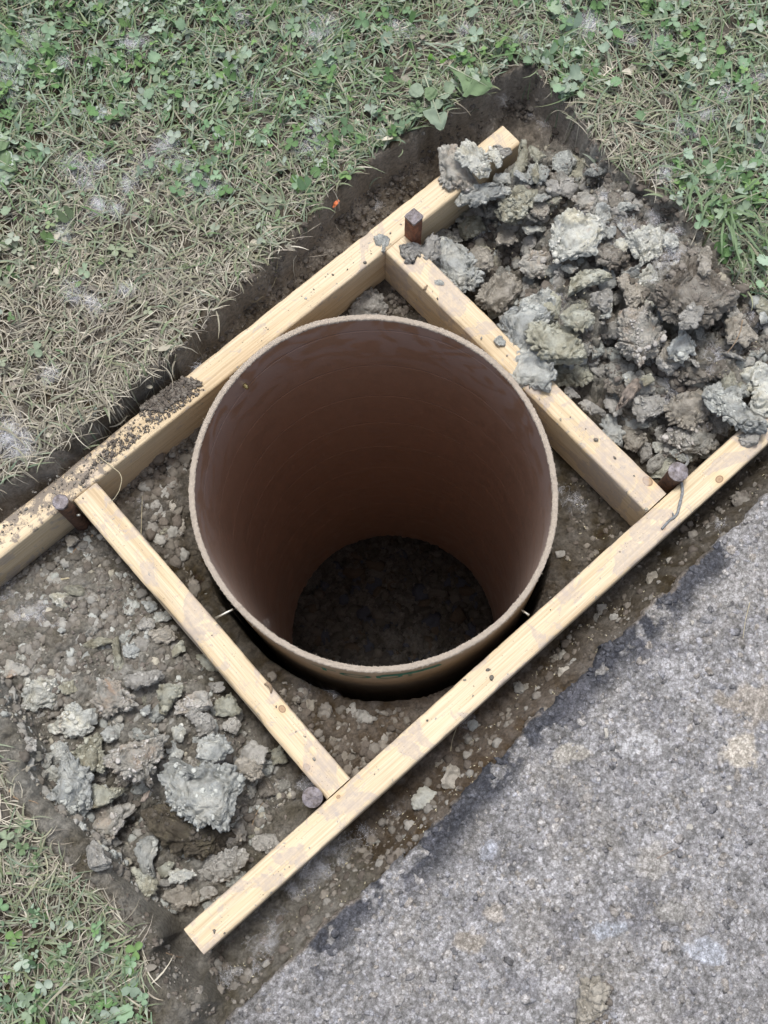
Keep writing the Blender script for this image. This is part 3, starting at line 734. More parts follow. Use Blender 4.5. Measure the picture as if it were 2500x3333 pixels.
# ------------------------------------------------------------ clods of dug clay, one by one
def clod_geo(outline, thick, seed, sub, crumb=1.0, flat=.5):
    v, f = ico(sub); rs = np.random.default_rng(seed)
    n = v; th = np.arctan2(n[:, 1], n[:, 0]); s = np.hypot(n[:, 0], n[:, 1])
    oa = np.arctan2(outline[:, 1], outline[:, 0]); orr = np.hypot(outline[:, 0], outline[:, 1])
    tt = np.linspace(-np.pi, np.pi, 181); rad = np.zeros(181)
    m = len(outline)
    for i in range(m):
        a = outline[i]; b_ = outline[(i + 1) % m]; e = b_ - a
        dx, dy = np.cos(tt), np.sin(tt); den = dx * e[1] - dy * e[0]; den = np.where(np.abs(den) < 1e-12, 1e-12, den)
        t_ = (a[0] * e[1] - a[1] * e[0]) / den; u = (a[0] * dy - a[1] * dx) / den
        ok = (t_ > 0) & (u >= -.01) & (u <= 1.01); rad = np.maximum(rad, np.where(ok, t_, 0))
    rad = np.where(rad < 1e-4, np.median(rad), rad)
    k = np.array([1, 2, 1.]) / 4
    rad = np.convolve(np.r_[rad[-2:-1], rad, rad[1:2]], k, 'valid')
    jg = 1.05 + .13 * perlin(np.cos(tt) * 2.2 + seed, np.sin(tt) * 2.2, seed=seed) + .11 * (.45 - 2 * np.abs(perlin(np.cos(tt) * 3.2 + seed, np.sin(tt) * 3.2, seed=seed + 3))) + .05 * perlin(np.cos(tt) * 9 + seed, np.sin(tt) * 9, seed=seed + 5)
    r = np.interp(th, tt, rad * jg)
    rho = s ** .33
    sz = float(np.mean(rad))
    x = r * np.cos(th) * rho; y = r * np.sin(th) * rho
    tx, ty = rs.uniform(-.42, .42, 2)
    lump = .75 + (.75 - .6 * flat) * perlin(x / sz * 1.3 + seed, y / sz * 1.3, seed=seed) + .25 * perlin(x / sz * 3 + seed, y / sz * 3, seed=seed + 1)
    z = np.where(n[:, 2] > 0, thick * np.abs(n[:, 2]) ** (1 - .55 * flat) * lump, -.7 * thick * np.abs(n[:, 2]) ** .8)
    z = z + (x * tx + y * ty) * .8
    P = np.stack([x, y, z], 1)
    # facets: cut by a few random planes for broken faces
    cm = np.zeros(len(P))
    for _ in range(6):
        nn = rs.normal(size=3); nn[2] = abs(nn[2]) * 1.1 + .15; nn /= np.linalg.norm(nn)
        d = P @ nn; lim = rs.uniform(.60, .88) * d.max(); over = d > lim
        cm = np.maximum(cm, sstep(0, .18 * d.max(), d - lim) * rs.uniform(.5, 1))
        P = np.where(over[:, None], P - (d - lim)[:, None] * nn * .9, P)
    nrm = np.stack([n[:, 0] * .8, n[:, 1] * .8, np.maximum(n[:, 2], -.3) + .1], 1); nrm /= np.linalg.norm(nrm, axis=1)[:, None]
    q = P + seed * 1.37
    X, Y, Z = q.T
    msk = np.clip(.5 + 1.6 * perlin(X * 32, Y * 32, Z * 32, seed=7), 0.1, 1) * crumb
    am = min(1.0, sz / .03)
    d = am * (.0075 * perlin(X * 45, Y * 45, Z * 45, seed=1) + .0042 * perlin(X * 95, Y * 95, Z * 95, seed=2) +   .0042 * perlin(X * 210, Y * 210, Z * 210, seed=3))
    w = worley3(X * 150, Y * 150, Z * 150, seed=5); d += am * msk * .0068 * (.55 - w)
    w = worley3(X * 330, Y * 330, Z * 330, seed=6); d += am * msk * .0048 * (.55 - w)
    cr = 1 - np.abs(perlin(X * 48, Y * 48, Z * 48, seed=9)) * 9
    d -= am * .0075 * np.clip(cr, 0, 1)
    c2_ = 1 - np.abs(perlin(X * 120, Y * 120, Z * 120, seed=19)) * 7; d -= am * .0030 * np.clip(c2_, 0, 1)
    P = P + nrm * (d * (1 - .42 * cm))[:, None]
    return P, f
ZN = {'A': (.24, 896, 166), 'B': (.5, 829.5, 431.3), 'C': (.2, 763, 398), 'D': (.36, 0, 1360), 'E': (.5, 829.5, 1526), 'F': (.5, 829.5, 995.4), 'G': (.32, 597, 1360), 'H': (.24, 0, 962), 'K': (.28, 862.7, 696.8), 'W': (.24, 1261, 464.5)}
HEROES = []
def clod(zone, pts, mat, label, thick=.55, lift=.0, crumb=1.0, z=None, name='clay_clod', cat='clod', flat=.5, group=None):
    sc, ox, oy = ZN[zone]
    pts = [(ox + a * sc, oy + b * sc) for a, b in pts]
    cx = sum(p[0] for p in pts) / len(pts); cy = sum(p[1] for p in pts) / len(pts)
    area = 0
    for i in range(len(pts)):
        a, b = pts[i], pts[(i + 1) % len(pts)]; area += a[0] * b[1] - a[1] * b[0]
    r = math.sqrt(abs(area) / 2 / math.pi) * K / FPX * 1.5
    th = max(.004, r * thick)
    if z is None:
        c, g = on_ground(cx, cy, lift + th * .45); zc = g + lift + th * .3
    else: zc = z + th * .25; 
    zpl = zc + th * .4
    W = np.array([at(a, b, zpl)[:2] for a, b in pts]); c2 = W.mean(0)
    seed = len(HEROES) + 1
    size = np.hypot(*(W - c2).T).mean()
    V, F = clod_geo((W - c2) * (1.13 if size > .014 else 1.02), th, seed, 6 if size > .021 else 5, crumb, flat)
    o = mesh(name, V, F, M[mat], loc=(c2[0], c2[1], zc))
    tag(o, label, cat, group); HEROES.append((o, c2, size, zc)); return o
GR = 'clods of the right clay heap'; GL = 'clods of the left clay heap'; GP = 'loose clods on the pit floor'
def cR(*a, **k):
    k.setdefault('thick', .45); return clod(*a, group=GR, **k)
def cL(*a, **k):
    k['lift'] = k.get('lift', 0) + .007; k.setdefault('thick', .62); return clod(*a, group=GL, **k)
def cP(*a, **k): return clod(*a, group=GP, **k)
# --- right heap, far corner
cR('A', [(195, 740), (260, 690), (330, 640), (400, 650), (420, 720), (500, 850), (600, 930), (620, 980), (560, 1040), (480, 1000), (420, 960), (330, 990), (260, 940), (210, 900), (230, 810)], 'r', 'large blue-grey clay lump with a rusty streak draped over the back board', z=.004)
cR('A', [(400, 660), (440, 590), (500, 565), (560, 600), (600, 640), (640, 680), (680, 800), (660, 900), (590, 925), (530, 870), (470, 800), (410, 730)], 'p', 'pale yellowish clay slab leaning on the lump that covers the back board', z=.026, thick=.35)
cR('A', [(650, 630), (700, 610), (740, 660), (790, 720), (800, 790), (740, 830), (700, 760), (660, 690)], 'p', 'small pale clod lying just below the bare end of the back board', z=.006)
cR('A', [(700, 610), (760, 610), (800, 640), (870, 640), (870, 690), (820, 715), (760, 680)], 's', 'crumbly grey strip of clay touching the end of the back board', z=.004, thick=.4)
cR('A', [(940, 600), (1000, 620), (1010, 700), (1000, 780), (950, 900), (900, 900), (870, 830), (930, 750)], 'o', 'olive grey clod right beside the end of the back board', lift=.02)
cR('A', [(1010, 595), (1090, 600), (1120, 660), (1200, 715), (1140, 720), (1090, 760), (1060, 720)], 'o', 'hooked olive clay curl at the top of the heap by the dark pit corner', lift=.03, thick=.4)
cR('A', [(1050, 870), (1110, 740), (1115, 940), (1070, 930)], 'o', 'thin upright olive flake of clay below the hooked curl', lift=.03)
cR('A', [(1205, 740), (1290, 665), (1370, 700), (1480, 740), (1590, 760), (1640, 850), (1600, 920), (1500, 940), (1400, 900), (1330, 860), (1250, 800)], 'o', 'broad olive tan slab against the far soil bank at the top of the heap', thick=.4, lift=.01, crumb=.6)
cR('A', [(360, 1010), (430, 980), (520, 990), (620, 960), (700, 1000), (840, 980), (860, 1040), (780, 1080), (640, 1090), (540, 1130), (430, 1110), (360, 1060)], 'b', 'long blue-grey clod just below the lump on the back board', z=.0)
cR('A', [(720, 860), (800, 840), (840, 880), (900, 920), (900, 960), (800, 960), (720, 930), (670, 900)], 'b', 'blue-grey knobbly clod between the pale slab and the olive clods', lift=.02)
cR('A', [(400, 1110), (520, 1120), (530, 1200), (520, 1260), (420, 1260), (380, 1200)], 'o', 'dark olive clod by the inner face of the back board', lift=.01)
cR('A', [(530, 1160), (620, 1110), (660, 1170), (650, 1240), (560, 1250)], 's', 'round crumbly tan clod under the long blue-grey one', lift=.015)
cR('A', [(800, 1100), (900, 990), (1000, 1000), (1100, 990), (1130, 1060), (1050, 1130), (960, 1220), (850, 1250), (780, 1180)], 'o', 'big olive tan clod with a folded top in the upper middle of the heap', lift=.02)
cR('A', [(1080, 1120), (1180, 1090), (1220, 1150), (1200, 1230), (1120, 1240)], 'r', 'rust red patched clod right of the folded olive one', lift=.015)
cR('A', [(1180, 930), (1290, 930), (1310, 1040), (1260, 1060), (1190, 1010)], 's', 'grey tan clod under the left end of the broad olive slab', lift=.02)
cR('A', [(1400, 1080), (1500, 1040), (1659, 1030), (1740, 1090), (1720, 1170), (1600, 1220), (1480, 1180)], 'r', 'grey clod stained rusty in the middle above the big flat pale slab', lift=.02)
# --- right heap, middle
cR('B', [(740, 90), (810, 55), (860, 80), (940, 70), (965, 130), (940, 200), (880, 240), (820, 265), (740, 230), (735, 160)], 'p', 'large flat pale yellow-grey slab, the smoothest face in the right heap', thick=.28, lift=.035, crumb=.3, flat=.9)
cR('B', [(1040, 150), (1100, 130), (1230, 127), (1220, 190), (1190, 230), (1120, 255), (1060, 210)], 'p', 'pale ochre-spotted slab with a straight top edge right of the big flat one', thick=.5, lift=.03, crumb=.6)
cR('B', [(45, 215), (100, 195), (160, 200), (200, 150), (235, 180), (240, 220), (190, 250), (140, 235), (130, 272), (80, 250)], 's', 'flat grey splat of clay on the right cross board beside the square stake', z=.0, thick=.3, lift=0)
cR('B', [(220, 250), (270, 150), (340, 160), (370, 230), (410, 330), (410, 390), (340, 390), (270, 350), (230, 290)], 'b', 'large blue-grey clod overhanging the far end of the right cross board', lift=.045)
cR('B', [(320, 120), (370, 80), (430, 75), (440, 110), (380, 160), (330, 160)], 'o', 'yellow-green tinged clod between the square stake and the clay heap', lift=.02)
cR('B', [(375, 220), (400, 195), (450, 210), (480, 260), (450, 320), (390, 310)], 't', 'tan clod right of the blue-grey overhanging one', lift=.04)
cR('B', [(580, 250), (640, 220), (720, 240), (750, 280), (680, 330), (620, 320)], 'r', 'pinkish clod just left below the big flat pale slab', lift=.03)
cR('B', [(600, 120), (690, 105), (700, 130), (620, 150)], 'p', 'thin pale flake left of the big flat slab', lift=.03, thick=.5)
cR('B', [(755, 285), (800, 275), (850, 290), (840, 310), (790, 315)], 'p', 'small pale flake right below the big flat slab', lift=.03, thick=.6)
cR('B', [(780, 370), (860, 310), (940, 290), (985, 315), (960, 345), (880, 365), (780, 425)], 'o', 'long olive slanting slab in the middle of the right heap', lift=.03, thick=.5, crumb=.6)
cR('B', [(420, 400), (480, 330), (560, 340), (600, 400), (560, 460), (480, 480), (420, 450)], 't', 'brown grey crumbly clod close to the middle of the right cross board', lift=.035)
cR('B', [(500, 510), (560, 460), (630, 420), (680, 380), (730, 420), (755, 470), (720, 520), (660, 540), (640, 640), (560, 660), (530, 600)], 'b', 'big blue-grey clod hanging over the right cross board above the yellow one', lift=.035, thick=.7)
cR('B', [(620, 560), (680, 530), (760, 505), (820, 550), (850, 640), (830, 700), (780, 740), (700, 680), (650, 620)], 'o', 'big yellow-olive clod with smooth smear marks beside the right cross board', lift=.05, thick=.6, crumb=.7)
cR('B', [(700, 720), (740, 700), (860, 640), (915, 660), (910, 760), (830, 790), (740, 790), (690, 760)], 'o', 'dark olive clod in the shade under the big yellow one', lift=.01)
cR('K', [(790, 330), (850, 210), (990, 170), (1140, 290), (1240, 430), (1200, 500), (1100, 505), (1000, 480), (880, 430)], 'b', 'grey clay smeared over the middle of the right cross board', z=.0, thick=.34, crumb=.8)
cR('B', [(780, 490), (850, 450), (900, 470), (900, 530), (840, 570), (790, 540)], 'o', 'grey olive clod touching the upper right of the big yellow one', lift=.03)
cR('B', [(900, 400), (970, 370), (990, 430), (960, 470), (900, 450)], 's', 'knobbly grey clod under the right end of the slanting slab', lift=.03)
cR('B', [(890, 220), (1040, 190), (1060, 240), (1000, 280), (910, 270)], 'n', 'flat brown clod between the two pale slabs', lift=.02, thick=.5)
cR('B', [(1070, 360), (1110, 350), (1115, 440), (1060, 470), (1040, 410), (1010, 330), (1060, 300)], 't', 'tall tan-brown clod with a split edge in the middle of the heap', lift=.03)
cR('B', [(1200, 400), (1250, 340), (1330, 220), (1400, 200), (1410, 290), (1450, 340), (1520, 390), (1490, 440), (1440, 510), (1330, 540), (1220, 480)], 'n', 'the largest brown lump of the heap, peaked towards the grass tuft', lift=.03, thick=.7)
cR('W', [(1040, 330), (1110, 260), (1150, 330), (1140, 470), (1100, 520), (1050, 470)], 't', 'tan cap with orange veins on the peak of the largest brown lump', lift=.065, thick=.6)
cR('W', [(980, 790), (1180, 760), (1250, 800), (1240, 900), (1130, 960), (1010, 980)], 'd', 'dark shiny clod under the lower edge of the largest brown lump', lift=.035)
cR('B', [(1030, 560), (1060, 490), (1140, 470), (1160, 520), (1220, 560), (1200, 620), (1150, 650), (1120, 685), (1070, 660), (1040, 610)], 'r', 'light clod with rust patches standing out in the right of the heap', lift=.045, thick=.8)
cR('B', [(1235, 610), (1300, 560), (1340, 600), (1350, 650), (1290, 690), (1240, 670)], 'b', 'grey clod next to the light rust-patched one', lift=.03)
cR('B', [(1280, 490), (1330, 460), (1370, 480), (1350, 540), (1290, 545)], 's', 'small dusty tan clod lying on the largest brown lump', lift=.075)
cR('B', [(1480, 520), (1540, 490), (1580, 540), (1620, 590), (1560, 620), (1500, 600)], 't', 'tan grey clod with a dry root lying over it near the right edge', lift=.03)
cR('B', [(1550, 680), (1600, 670), (1610, 710), (1560, 720)], 'r', 'small orange-topped clod near the right edge', lift=.015)
cR('B', [(1380, 800), (1450, 785), (1510, 750), (1530, 830), (1550, 900), (1620, 930), (1640, 970), (1540, 990), (1480, 940), (1400, 880)], 'b', 'big light grey smeared clod resting above the right end of the front board', lift=.05, thick=.6, crumb=.5)
cR('B', [(1570, 730), (1659, 700), (1720, 760), (1720, 900), (1600, 930), (1595, 850)], 'p', 'pale smooth lump cut by the right edge of the view', lift=.05, crumb=.3)
cR('B', [(1535, 1010), (1580, 1000), (1620, 1010), (1610, 1060), (1560, 1070)], 's', 'small crumbly clod sitting on top of the front board at the right', z=.002, thick=.8)
cR('B', [(1225, 1020), (1270, 980), (1340, 940), (1400, 990), (1435, 1050), (1380, 1080), (1290, 1075)], 'r', 'purplish grey slab with orange corners close to the right front stake', lift=.04, thick=.4, crumb=.4, flat=.8)
cR('B', [(1080, 880), (1100, 830), (1180, 830), (1205, 900), (1180, 930), (1110, 950), (1080, 920)], 's', 'grey clod touching the piece of rotten wood', lift=.03)
cR('B', [(1030, 980), (1090, 970), (1130, 1020), (1110, 1100), (1050, 1060)], 't', 'wedge-shaped brown grey clod near the lower part of the right cross board', lift=.025)
cR('B', [(930, 940), (1000, 940), (1030, 990), (1030, 1050), (960, 1020)], 'b', 'grey clod against the outer face of the right cross board', lift=.03)
cR('B', [(1160, 1150), (1230, 1100), (1270, 1140), (1220, 1200), (1160, 1190)], 'o', 'olive grey clod left of the purple grey stake head', lift=.01)
cR('B', [(1190, 1200), (1240, 1190), (1260, 1230), (1220, 1260)], 'n', 'brown clod in the angle behind the purple grey stake', lift=.0)
cR('B', [(950, 760), (1000, 740), (1040, 780), (1020, 830), (960, 830)], 'n', 'brownish clod above the elongated grey one', lift=.02)
cR('B', [(840, 870), (880, 860), (960, 900), (970, 925), (890, 920)], 's', 'elongated grey clod lying along the right cross board', lift=.04, thick=.8)
cR('B', [(1240, 850), (1350, 830), (1380, 870), (1400, 920), (1330, 960), (1260, 950), (1210, 880)], 't', 'tan-grey cracked clod above the purplish slab', lift=.035)
cR('B', [(1290, 700), (1400, 670), (1480, 700), (1500, 760), (1400, 780), (1290, 770)], 'n', 'low brown mound with a reddish top in the lower right of the heap', lift=.005, thick=.5)
cR('B', [(1110, 770), (1150, 740), (1170, 790), (1130, 810)], 'o', 'small yellow-tipped clod beside the top of the rotten wood', lift=.035)
cR('B', [(1400, 930), (1450, 900), (1500, 960), (1480, 1020), (1420, 1010)], 's', 'round grey clod in the gap right of the purplish slab', lift=.015)
cR('B', [(420, 800), (440, 790), (450, 810), (430, 820)], 's', 'tiny grey crumb of clay left on the right cross board', z=0., thick=.8) if False else None
cR('B', [(770, 810), (820, 800), (850, 850), (800, 860)], 's', 'small grey clod where the smeared clay ends by the right cross board', lift=.045)
cR('B', [(500, 130), (560, 100), (580, 160), (540, 200), (500, 180)], 't', 'tan clod standing between the yellow-green one and the thin flake', lift=.03)
cR('B', [(480, 50), (560, 20), (600, 60), (560, 95), (500, 90)], 'o', 'olive clod below the folded olive tan one', lift=.03)
cR('B', [(640, 10), (700, 0), (720, 50), (680, 80), (640, 60)], 't', 'small tan clod between the rust red one and the big flat slab', lift=.02)
# pieces lying on the boards
cR('C', [(230, 590), (270, 540), (330, 510), (390, 560), (395, 620), (350, 680), (330, 740), (290, 730), (285, 670), (230, 650)], 'b', 'blue-grey flake of clay on the back board next to the cross board joint', z=.0, thick=.25)
cR('C', [(860, 1035), (930, 1010), (985, 1060), (980, 1085), (900, 1080)], 'b', 'small oval blue-grey flake on the right cross board', z=.0, thick=.4)
cR('K', [(730, 170), (740, 110), (790, 90), (835, 140), (830, 180)], 'b', 'squarish blue-grey flake on the middle of the right cross board', z=.0, thick=.4)
cP('C', [(0, 1310), (130, 1170), (220, 1130), (300, 1150), (310, 1250), (385, 1310), (340, 1380), (200, 1420), (0, 1420)], 's', 'folded grey clod behind the tube in the far corner of the frame', lift=.012)
# --- left heap
cL('D', [(975, 850), (1000, 760), (1060, 770), (1100, 820), (1170, 850), (1250, 820), (1370, 840), (1500, 900), (1540, 950), (1430, 1010), (1425, 1130), (1400, 1180), (1290, 1170), (1180, 1140), (1080, 1080), (1020, 980)], 'b', 'the largest clod of the left heap, grey-green and crescent shaped', lift=.045, thick=.45)
cL('D', [(880, 1060), (950, 1040), (1080, 1090), (1200, 1160), (1380, 1190), (1390, 1240), (1280, 1310), (1130, 1340), (980, 1280), (890, 1180)], 'd', 'dark brown rounded clod under the crescent-shaped one', lift=.01, thick=.7)
cL('D', [(640, 760), (700, 690), (820, 640), (960, 620), (970, 680), (930, 770), (890, 830), (890, 920), (800, 870), (700, 830), (640, 800)], 'r', 'pinkish rust-spotted slab in the middle of the left heap', lift=.03, thick=.5)
cL('D', [(380, 700), (420, 780), (480, 850), (530, 900), (500, 1090), (420, 1150), (320, 1140), (330, 1040), (290, 1010), (350, 940), (350, 850)], 'b', 'tall greenish triangular clod at the outer left of the heap', lift=.025, thick=.7)
cL('D', [(530, 930), (640, 950), (720, 960), (640, 1060), (510, 1080)], 'o', 'olive jagged clod attached to the right of the triangular one', lift=.015)
cL('D', [(540, 1110), (640, 1080), (760, 1040), (820, 1080), (760, 1140), (690, 1200), (650, 1270), (600, 1220), (540, 1250), (500, 1230)], 'r', 'forked grey-pink clod below the triangular one', lift=.02, thick=.6)
cL('D', [(505, 1270), (600, 1310), (650, 1380), (640, 1440), (580, 1460), (510, 1410)], 's', 'grey clod at the lower left foot of the heap under the forked one', lift=.015)
cL('D', [(570, 370), (600, 320), (700, 310), (760, 370), (810, 440), (760, 470), (700, 480), (620, 510), (570, 440)], 'r', 'pink speckled clod in the upper part of the left heap', lift=.015)
cL('D', [(750, 290), (830, 240), (940, 250), (960, 290), (900, 330), (820, 350), (760, 340)], 's', 'crumbly grey clod right above the pink speckled one', lift=.015)
cL('D', [(950, 350), (1010, 290), (1080, 310), (1100, 340), (1040, 420), (990, 500), (950, 470), (960, 400)], 'o', 'grey-olive slanting clod in the upper right of the left heap', lift=.015)
cL('D', [(300, 570), (370, 510), (470, 480), (560, 480), (585, 560), (530, 620), (400, 630), (310, 610)], 'p', 'smooth light grey oval slab in the upper left of the heap', lift=.01, thick=.45, crumb=.3)
cL('D', [(600, 620), (640, 570), (690, 620), (690, 660), (640, 680)], 'b', 'small blue-grey clod above the pinkish rust-spotted slab', lift=.012)
cL('D', [(430, 740), (520, 660), (590, 640), (640, 740), (640, 830), (560, 840), (480, 810)], 'o', 'olive grey clod between the oval slab and the triangular clod', lift=.015)
cL('D', [(1060, 430), (1180, 380), (1270, 400), (1270, 480), (1180, 500), (1080, 490)], 'r', 'grey clod with rusty right end near the left cross board', lift=.015)
cL('D', [(1300, 430), (1380, 390), (1450, 480), (1400, 520), (1310, 510)], 'o', 'ragged olive clod under the edge of the left cross board', lift=.01)
cL('D', [(1120, 510), (1190, 490), (1280, 530), (1270, 620), (1190, 640), (1170, 580)], 's', 'round grey clod below the one with the rusty end', lift=.015)
cL('D', [(1330, 560), (1400, 510), (1450, 570), (1430, 640), (1350, 600)], 's', 'spiky grey clod below the ragged olive one', lift=.01)
cL('D', [(1025, 590), (1090, 570), (1115, 620), (1070, 680), (1040, 650)], 'p', 'small light drop-shaped clod in the centre of the left heap', lift=.015, crumb=.4)
cL('D', [(1170, 690), (1260, 650), (1330, 640), (1370, 720), (1340, 790), (1260, 810), (1190, 760)], 'b', 'blue-grey ragged clod just above the crescent-shaped one', lift=.035)
cL('D', [(1460, 720), (1510, 675), (1590, 720), (1590, 780), (1530, 810), (1470, 770)], 's', 'round knobbly clod right of the ragged blue-grey one', lift=.02)
cL('D', [(1390, 800), (1450, 760), (1560, 820), (1550, 880), (1450, 890)], 't', 'tan clod at the right tip of the crescent-shaped one', lift=.03)
cL('D', [(110, 500), (160, 320), (230, 290), (330, 310), (350, 380), (290, 450), (190, 500)], 'p', 'pale flat slab tinged blue and yellow at the left edge of the heap', lift=.002, thick=.3, crumb=.4, flat=.9)
cL('D', [(350, 340), (440, 300), (460, 370), (380, 390)], 'o', 'small yellow-grey slab right of the pale flat one', lift=.002)
cL('D', [(30, 170), (100, 185), (175, 255), (130, 275), (20, 290)], 'r', 'pinkish white angular clod near the left edge of the view', lift=.004, crumb=.3)
cL('D', [(820, 1280), (870, 1200), (940, 1250), (930, 1330), (910, 1400), (930, 1530), (860, 1450), (830, 1350)], 'b', 'long grey curved sliver of clay below the dark rounded clod', lift=.012, crumb=.4)
cL('D', [(770, 1480), (830, 1460), (920, 1520), (925, 1580), (870, 1605), (780, 1560)], 'o', 'rounded tan-olive clod at the lower end of the heap', lift=.006)
cL('D', [(1010, 1460), (1080, 1430), (1180, 1440), (1170, 1480), (1090, 1520), (1020, 1520)], 'p', 'light ragged flake on the crumbs at the lower end of the heap', lift=.018)
cL('D', [(940, 1440), (1000, 1390), (1050, 1400), (1010, 1470), (960, 1500)], 'o', 'olive clod left above the light ragged flake', lift=.01)
cL('D', [(1010, 1570), (1100, 1530), (1180, 1590), (1170, 1650), (1080, 1680), (1000, 1640)], 't', 'round tan clod under the light ragged flake near the front board', lift=.008)
cL('D', [(1200, 1400), (1330, 1330), (1440, 1310), (1480, 1360), (1440, 1440), (1340, 1510), (1220, 1500)], 's', 'broad smooth tan slab beside the inner edge of the front board', lift=.008, thick=.4, crumb=.4)
cL('D', [(1380, 1200), (1440, 1190), (1465, 1260), (1400, 1310), (1340, 1300)], 't', 'tan clod between the dark rounded clod and the broad smooth slab', lift=.012)
cL('D', [(1160, 1560), (1270, 1530), (1330, 1560), (1260, 1620), (1200, 1600)], 's', 'low grey clod against the front board below the broad slab', lift=.0)
cL('D', [(460, 1160), (500, 1150), (515, 1200), (470, 1220)], 'b', 'small dark blue clod left of the forked one', lift=.004)
cL('D', [(670, 60), (710, 50), (720, 150), (760, 240), (690, 240)], 'o', 'narrow tan strip of clay pointing down at the top of the heap', lift=.006, crumb=.3)
cL('D', [(480, 100), (560, 55), (670, 45), (665, 80), (560, 110)], 'o', 'flat olive strip left of the narrow tan one', lift=.003, crumb=.3)
cL('D', [(740, 100), (800, 80), (840, 130), (800, 170), (750, 160)], 'b', 'squarish pale blue clod right of the narrow tan strip', lift=.008)
cL('D', [(1020, 90), (1090, 60), (1120, 130), (1040, 165)], 'o', 'striped olive clod close to the left cross board', lift=.01)
cL('D', [(910, 0), (1000, -20), (1060, 40), (1000, 80), (920, 70)], 't', 'crumbly tan clod above the striped olive one', lift=.008)
cL('D', [(1180, 150), (1240, 140), (1300, 240), (1220, 260)], 'o', 'olive clod tucked under the left cross board above the rusty-ended one', lift=.0)
cL('D', [(1250, 320), (1340, 310), (1355, 370), (1280, 380)], 's', 'round grey clod beside the left cross board', lift=.008)
cL('D', [(110, 700), (150, 630), (210, 660), (200, 720), (130, 740)], 's', 'knobbly grey clod alone at the left rim of the heap', lift=.004)
cL('D', [(830, 480), (900, 450), (920, 500), (860, 520)], 'b', 'small blue-grey clod below the crumbly grey one', lift=.008)
cL('D', [(1620, 720), (1680, 700), (1730, 790), (1640, 811)], 'o', 'greenish clod by the stake at the foot of the left cross board', lift=.006)
cL('D', [(1540, 900), (1600, 890), (1640, 980), (1560, 1010)], 'n', 'brown block left of the low stake head', lift=.004)
cL('H', [(580, 830), (650, 800), (730, 850), (680, 900), (600, 920)], 't', 'tan wedge of soil at the foot of the left round stake', lift=.004)
cL('H', [(1270, 1400), (1400, 1400), (1430, 1470), (1330, 1500), (1280, 1450)], 'b', 'flat blue-grey stone-like clod half under the left cross board', lift=.002, crumb=.2)
cL('H', [(1380, 1500), (1500, 1480), (1540, 1560), (1430, 1590)], 'b', 'dark blue-grey clod just below the flat one at the left cross board', lift=.0)
cL('H', [(1230, 1600), (1300, 1540), (1400, 1580), (1390, 1659), (1250, 1659)], 's', 'dusty grey clod at the upper right of the left heap', lift=.006)
cL('H', [(840, 1100), (880, 1060), (960, 1160), (980, 1240), (860, 1230)], 'n', 'flat brown triangular clod on the crumbs behind the left cross board', lift=.0)
# --- loose on the pit floor
cP('H', [(1360, 520), (1420, 500), (1490, 590), (1490, 640), (1370, 640)], 's', 'square grey clod between the left corner of the frame and the tube', lift=.002)
cP('H', [(1500, 500), (1570, 490), (1590, 560), (1540, 600)], 't', 'roundish grey clod right of the square one beside the tube', lift=.002)
cP('H', [(1480, 200), (1540, 150), (1590, 210), (1530, 240)], 's', 'pale grey clod under the side of the back board', lift=.002)
cP('H', [(1570, 800), (1610, 680), (1659, 650), (1660, 760), (1590, 860)], 't', 'upright long tan clod close to the left side of the tube', lift=.002)
cP('H', [(1410, 790), (1480, 740), (1540, 760), (1450, 810)], 'o', 'small ochre clod left of the long tan one', lift=.002)
cP('G', [(470, 520), (530, 490), (540, 560), (500, 600), (470, 560)], 's', 'grey clod in front of the tube left of the elongated one', lift=.004)
cP('G', [(530, 530), (620, 560), (710, 610), (640, 640), (550, 620)], 's', 'elongated light grey clod in the front corner of the frame', lift=.004)
cP('G', [(140, 400), (180, 385), (190, 430), (150, 430)], 's', 'small round pebble-like clod at the edge of the dark gap round the tube', lift=.003)
cP('G', [(200, 470), (260, 480), (270, 550), (210, 570)], 't', 'tan clod below the small round one in front of the tube', lift=.004)
cP('G', [(320, 540), (360, 530), (375, 570), (330, 585)], 't', 'small round tan clod near the left cross board in front of the tube', lift=.003)
cP('E', [(245, 290), (290, 260), (340, 290), (355, 340), (300, 360), (245, 350)], 't', 'rounded tan clod in the trench between the front board and the asphalt', lift=.006)
cP('E', [(120, 400), (190, 345), (240, 360), (250, 410), (200, 440), (140, 440)], 'p', 'pale blue-green clod in the trench beside the rounded tan one', lift=.006)
cP('F', [(740, 390), (780, 380), (785, 410), (750, 420)], 's', 'small grey clod right of the tube near the frame corner', lift=.002)
cP('F', [(560, 960), (590, 945), (610, 980), (600, 1015), (565, 1010)], 's', 'dull grey clod in the middle of the asphalt trench', lift=.004)
cP('F', [(350, 1130), (400, 1115), (420, 1140), (380, 1165)], 'b', 'blue-grey clod close to the outer side of the front board', lift=.004)
cP('F', [(745, 900), (800, 890), (810, 930), (760, 935)], 't', 'grey-tan clod in the trench against the dark asphalt edge', lift=.004)
cP('F', [(920, 620), (960, 615), (970, 650), (930, 670)], 's', 'left of two grey clods by the tip of broken asphalt', lift=.004)
cP('F', [(980, 660), (1010, 660), (1015, 690), (980, 695)], 's', 'right of two grey clods by the tip of broken asphalt', lift=.004)
cP('F', [(1130, 490), (1180, 480), (1190, 520), (1160, 555), (1135, 530)], 't', 'drop-shaped brown clod in the upper part of the asphalt trench', lift=.004)
cP('F', [(1500, 150), (1550, 130), (1590, 150), (1580, 200), (1520, 200)], 'n', 'brown clod at the upper end of the asphalt trench', lift=.006)
cP('G', [(-80, 860), (-20, 830), (10, 900), (-40, 940)], 's', 'tall grey clod in the front corner of the frame by the left cross board', lift=.004)
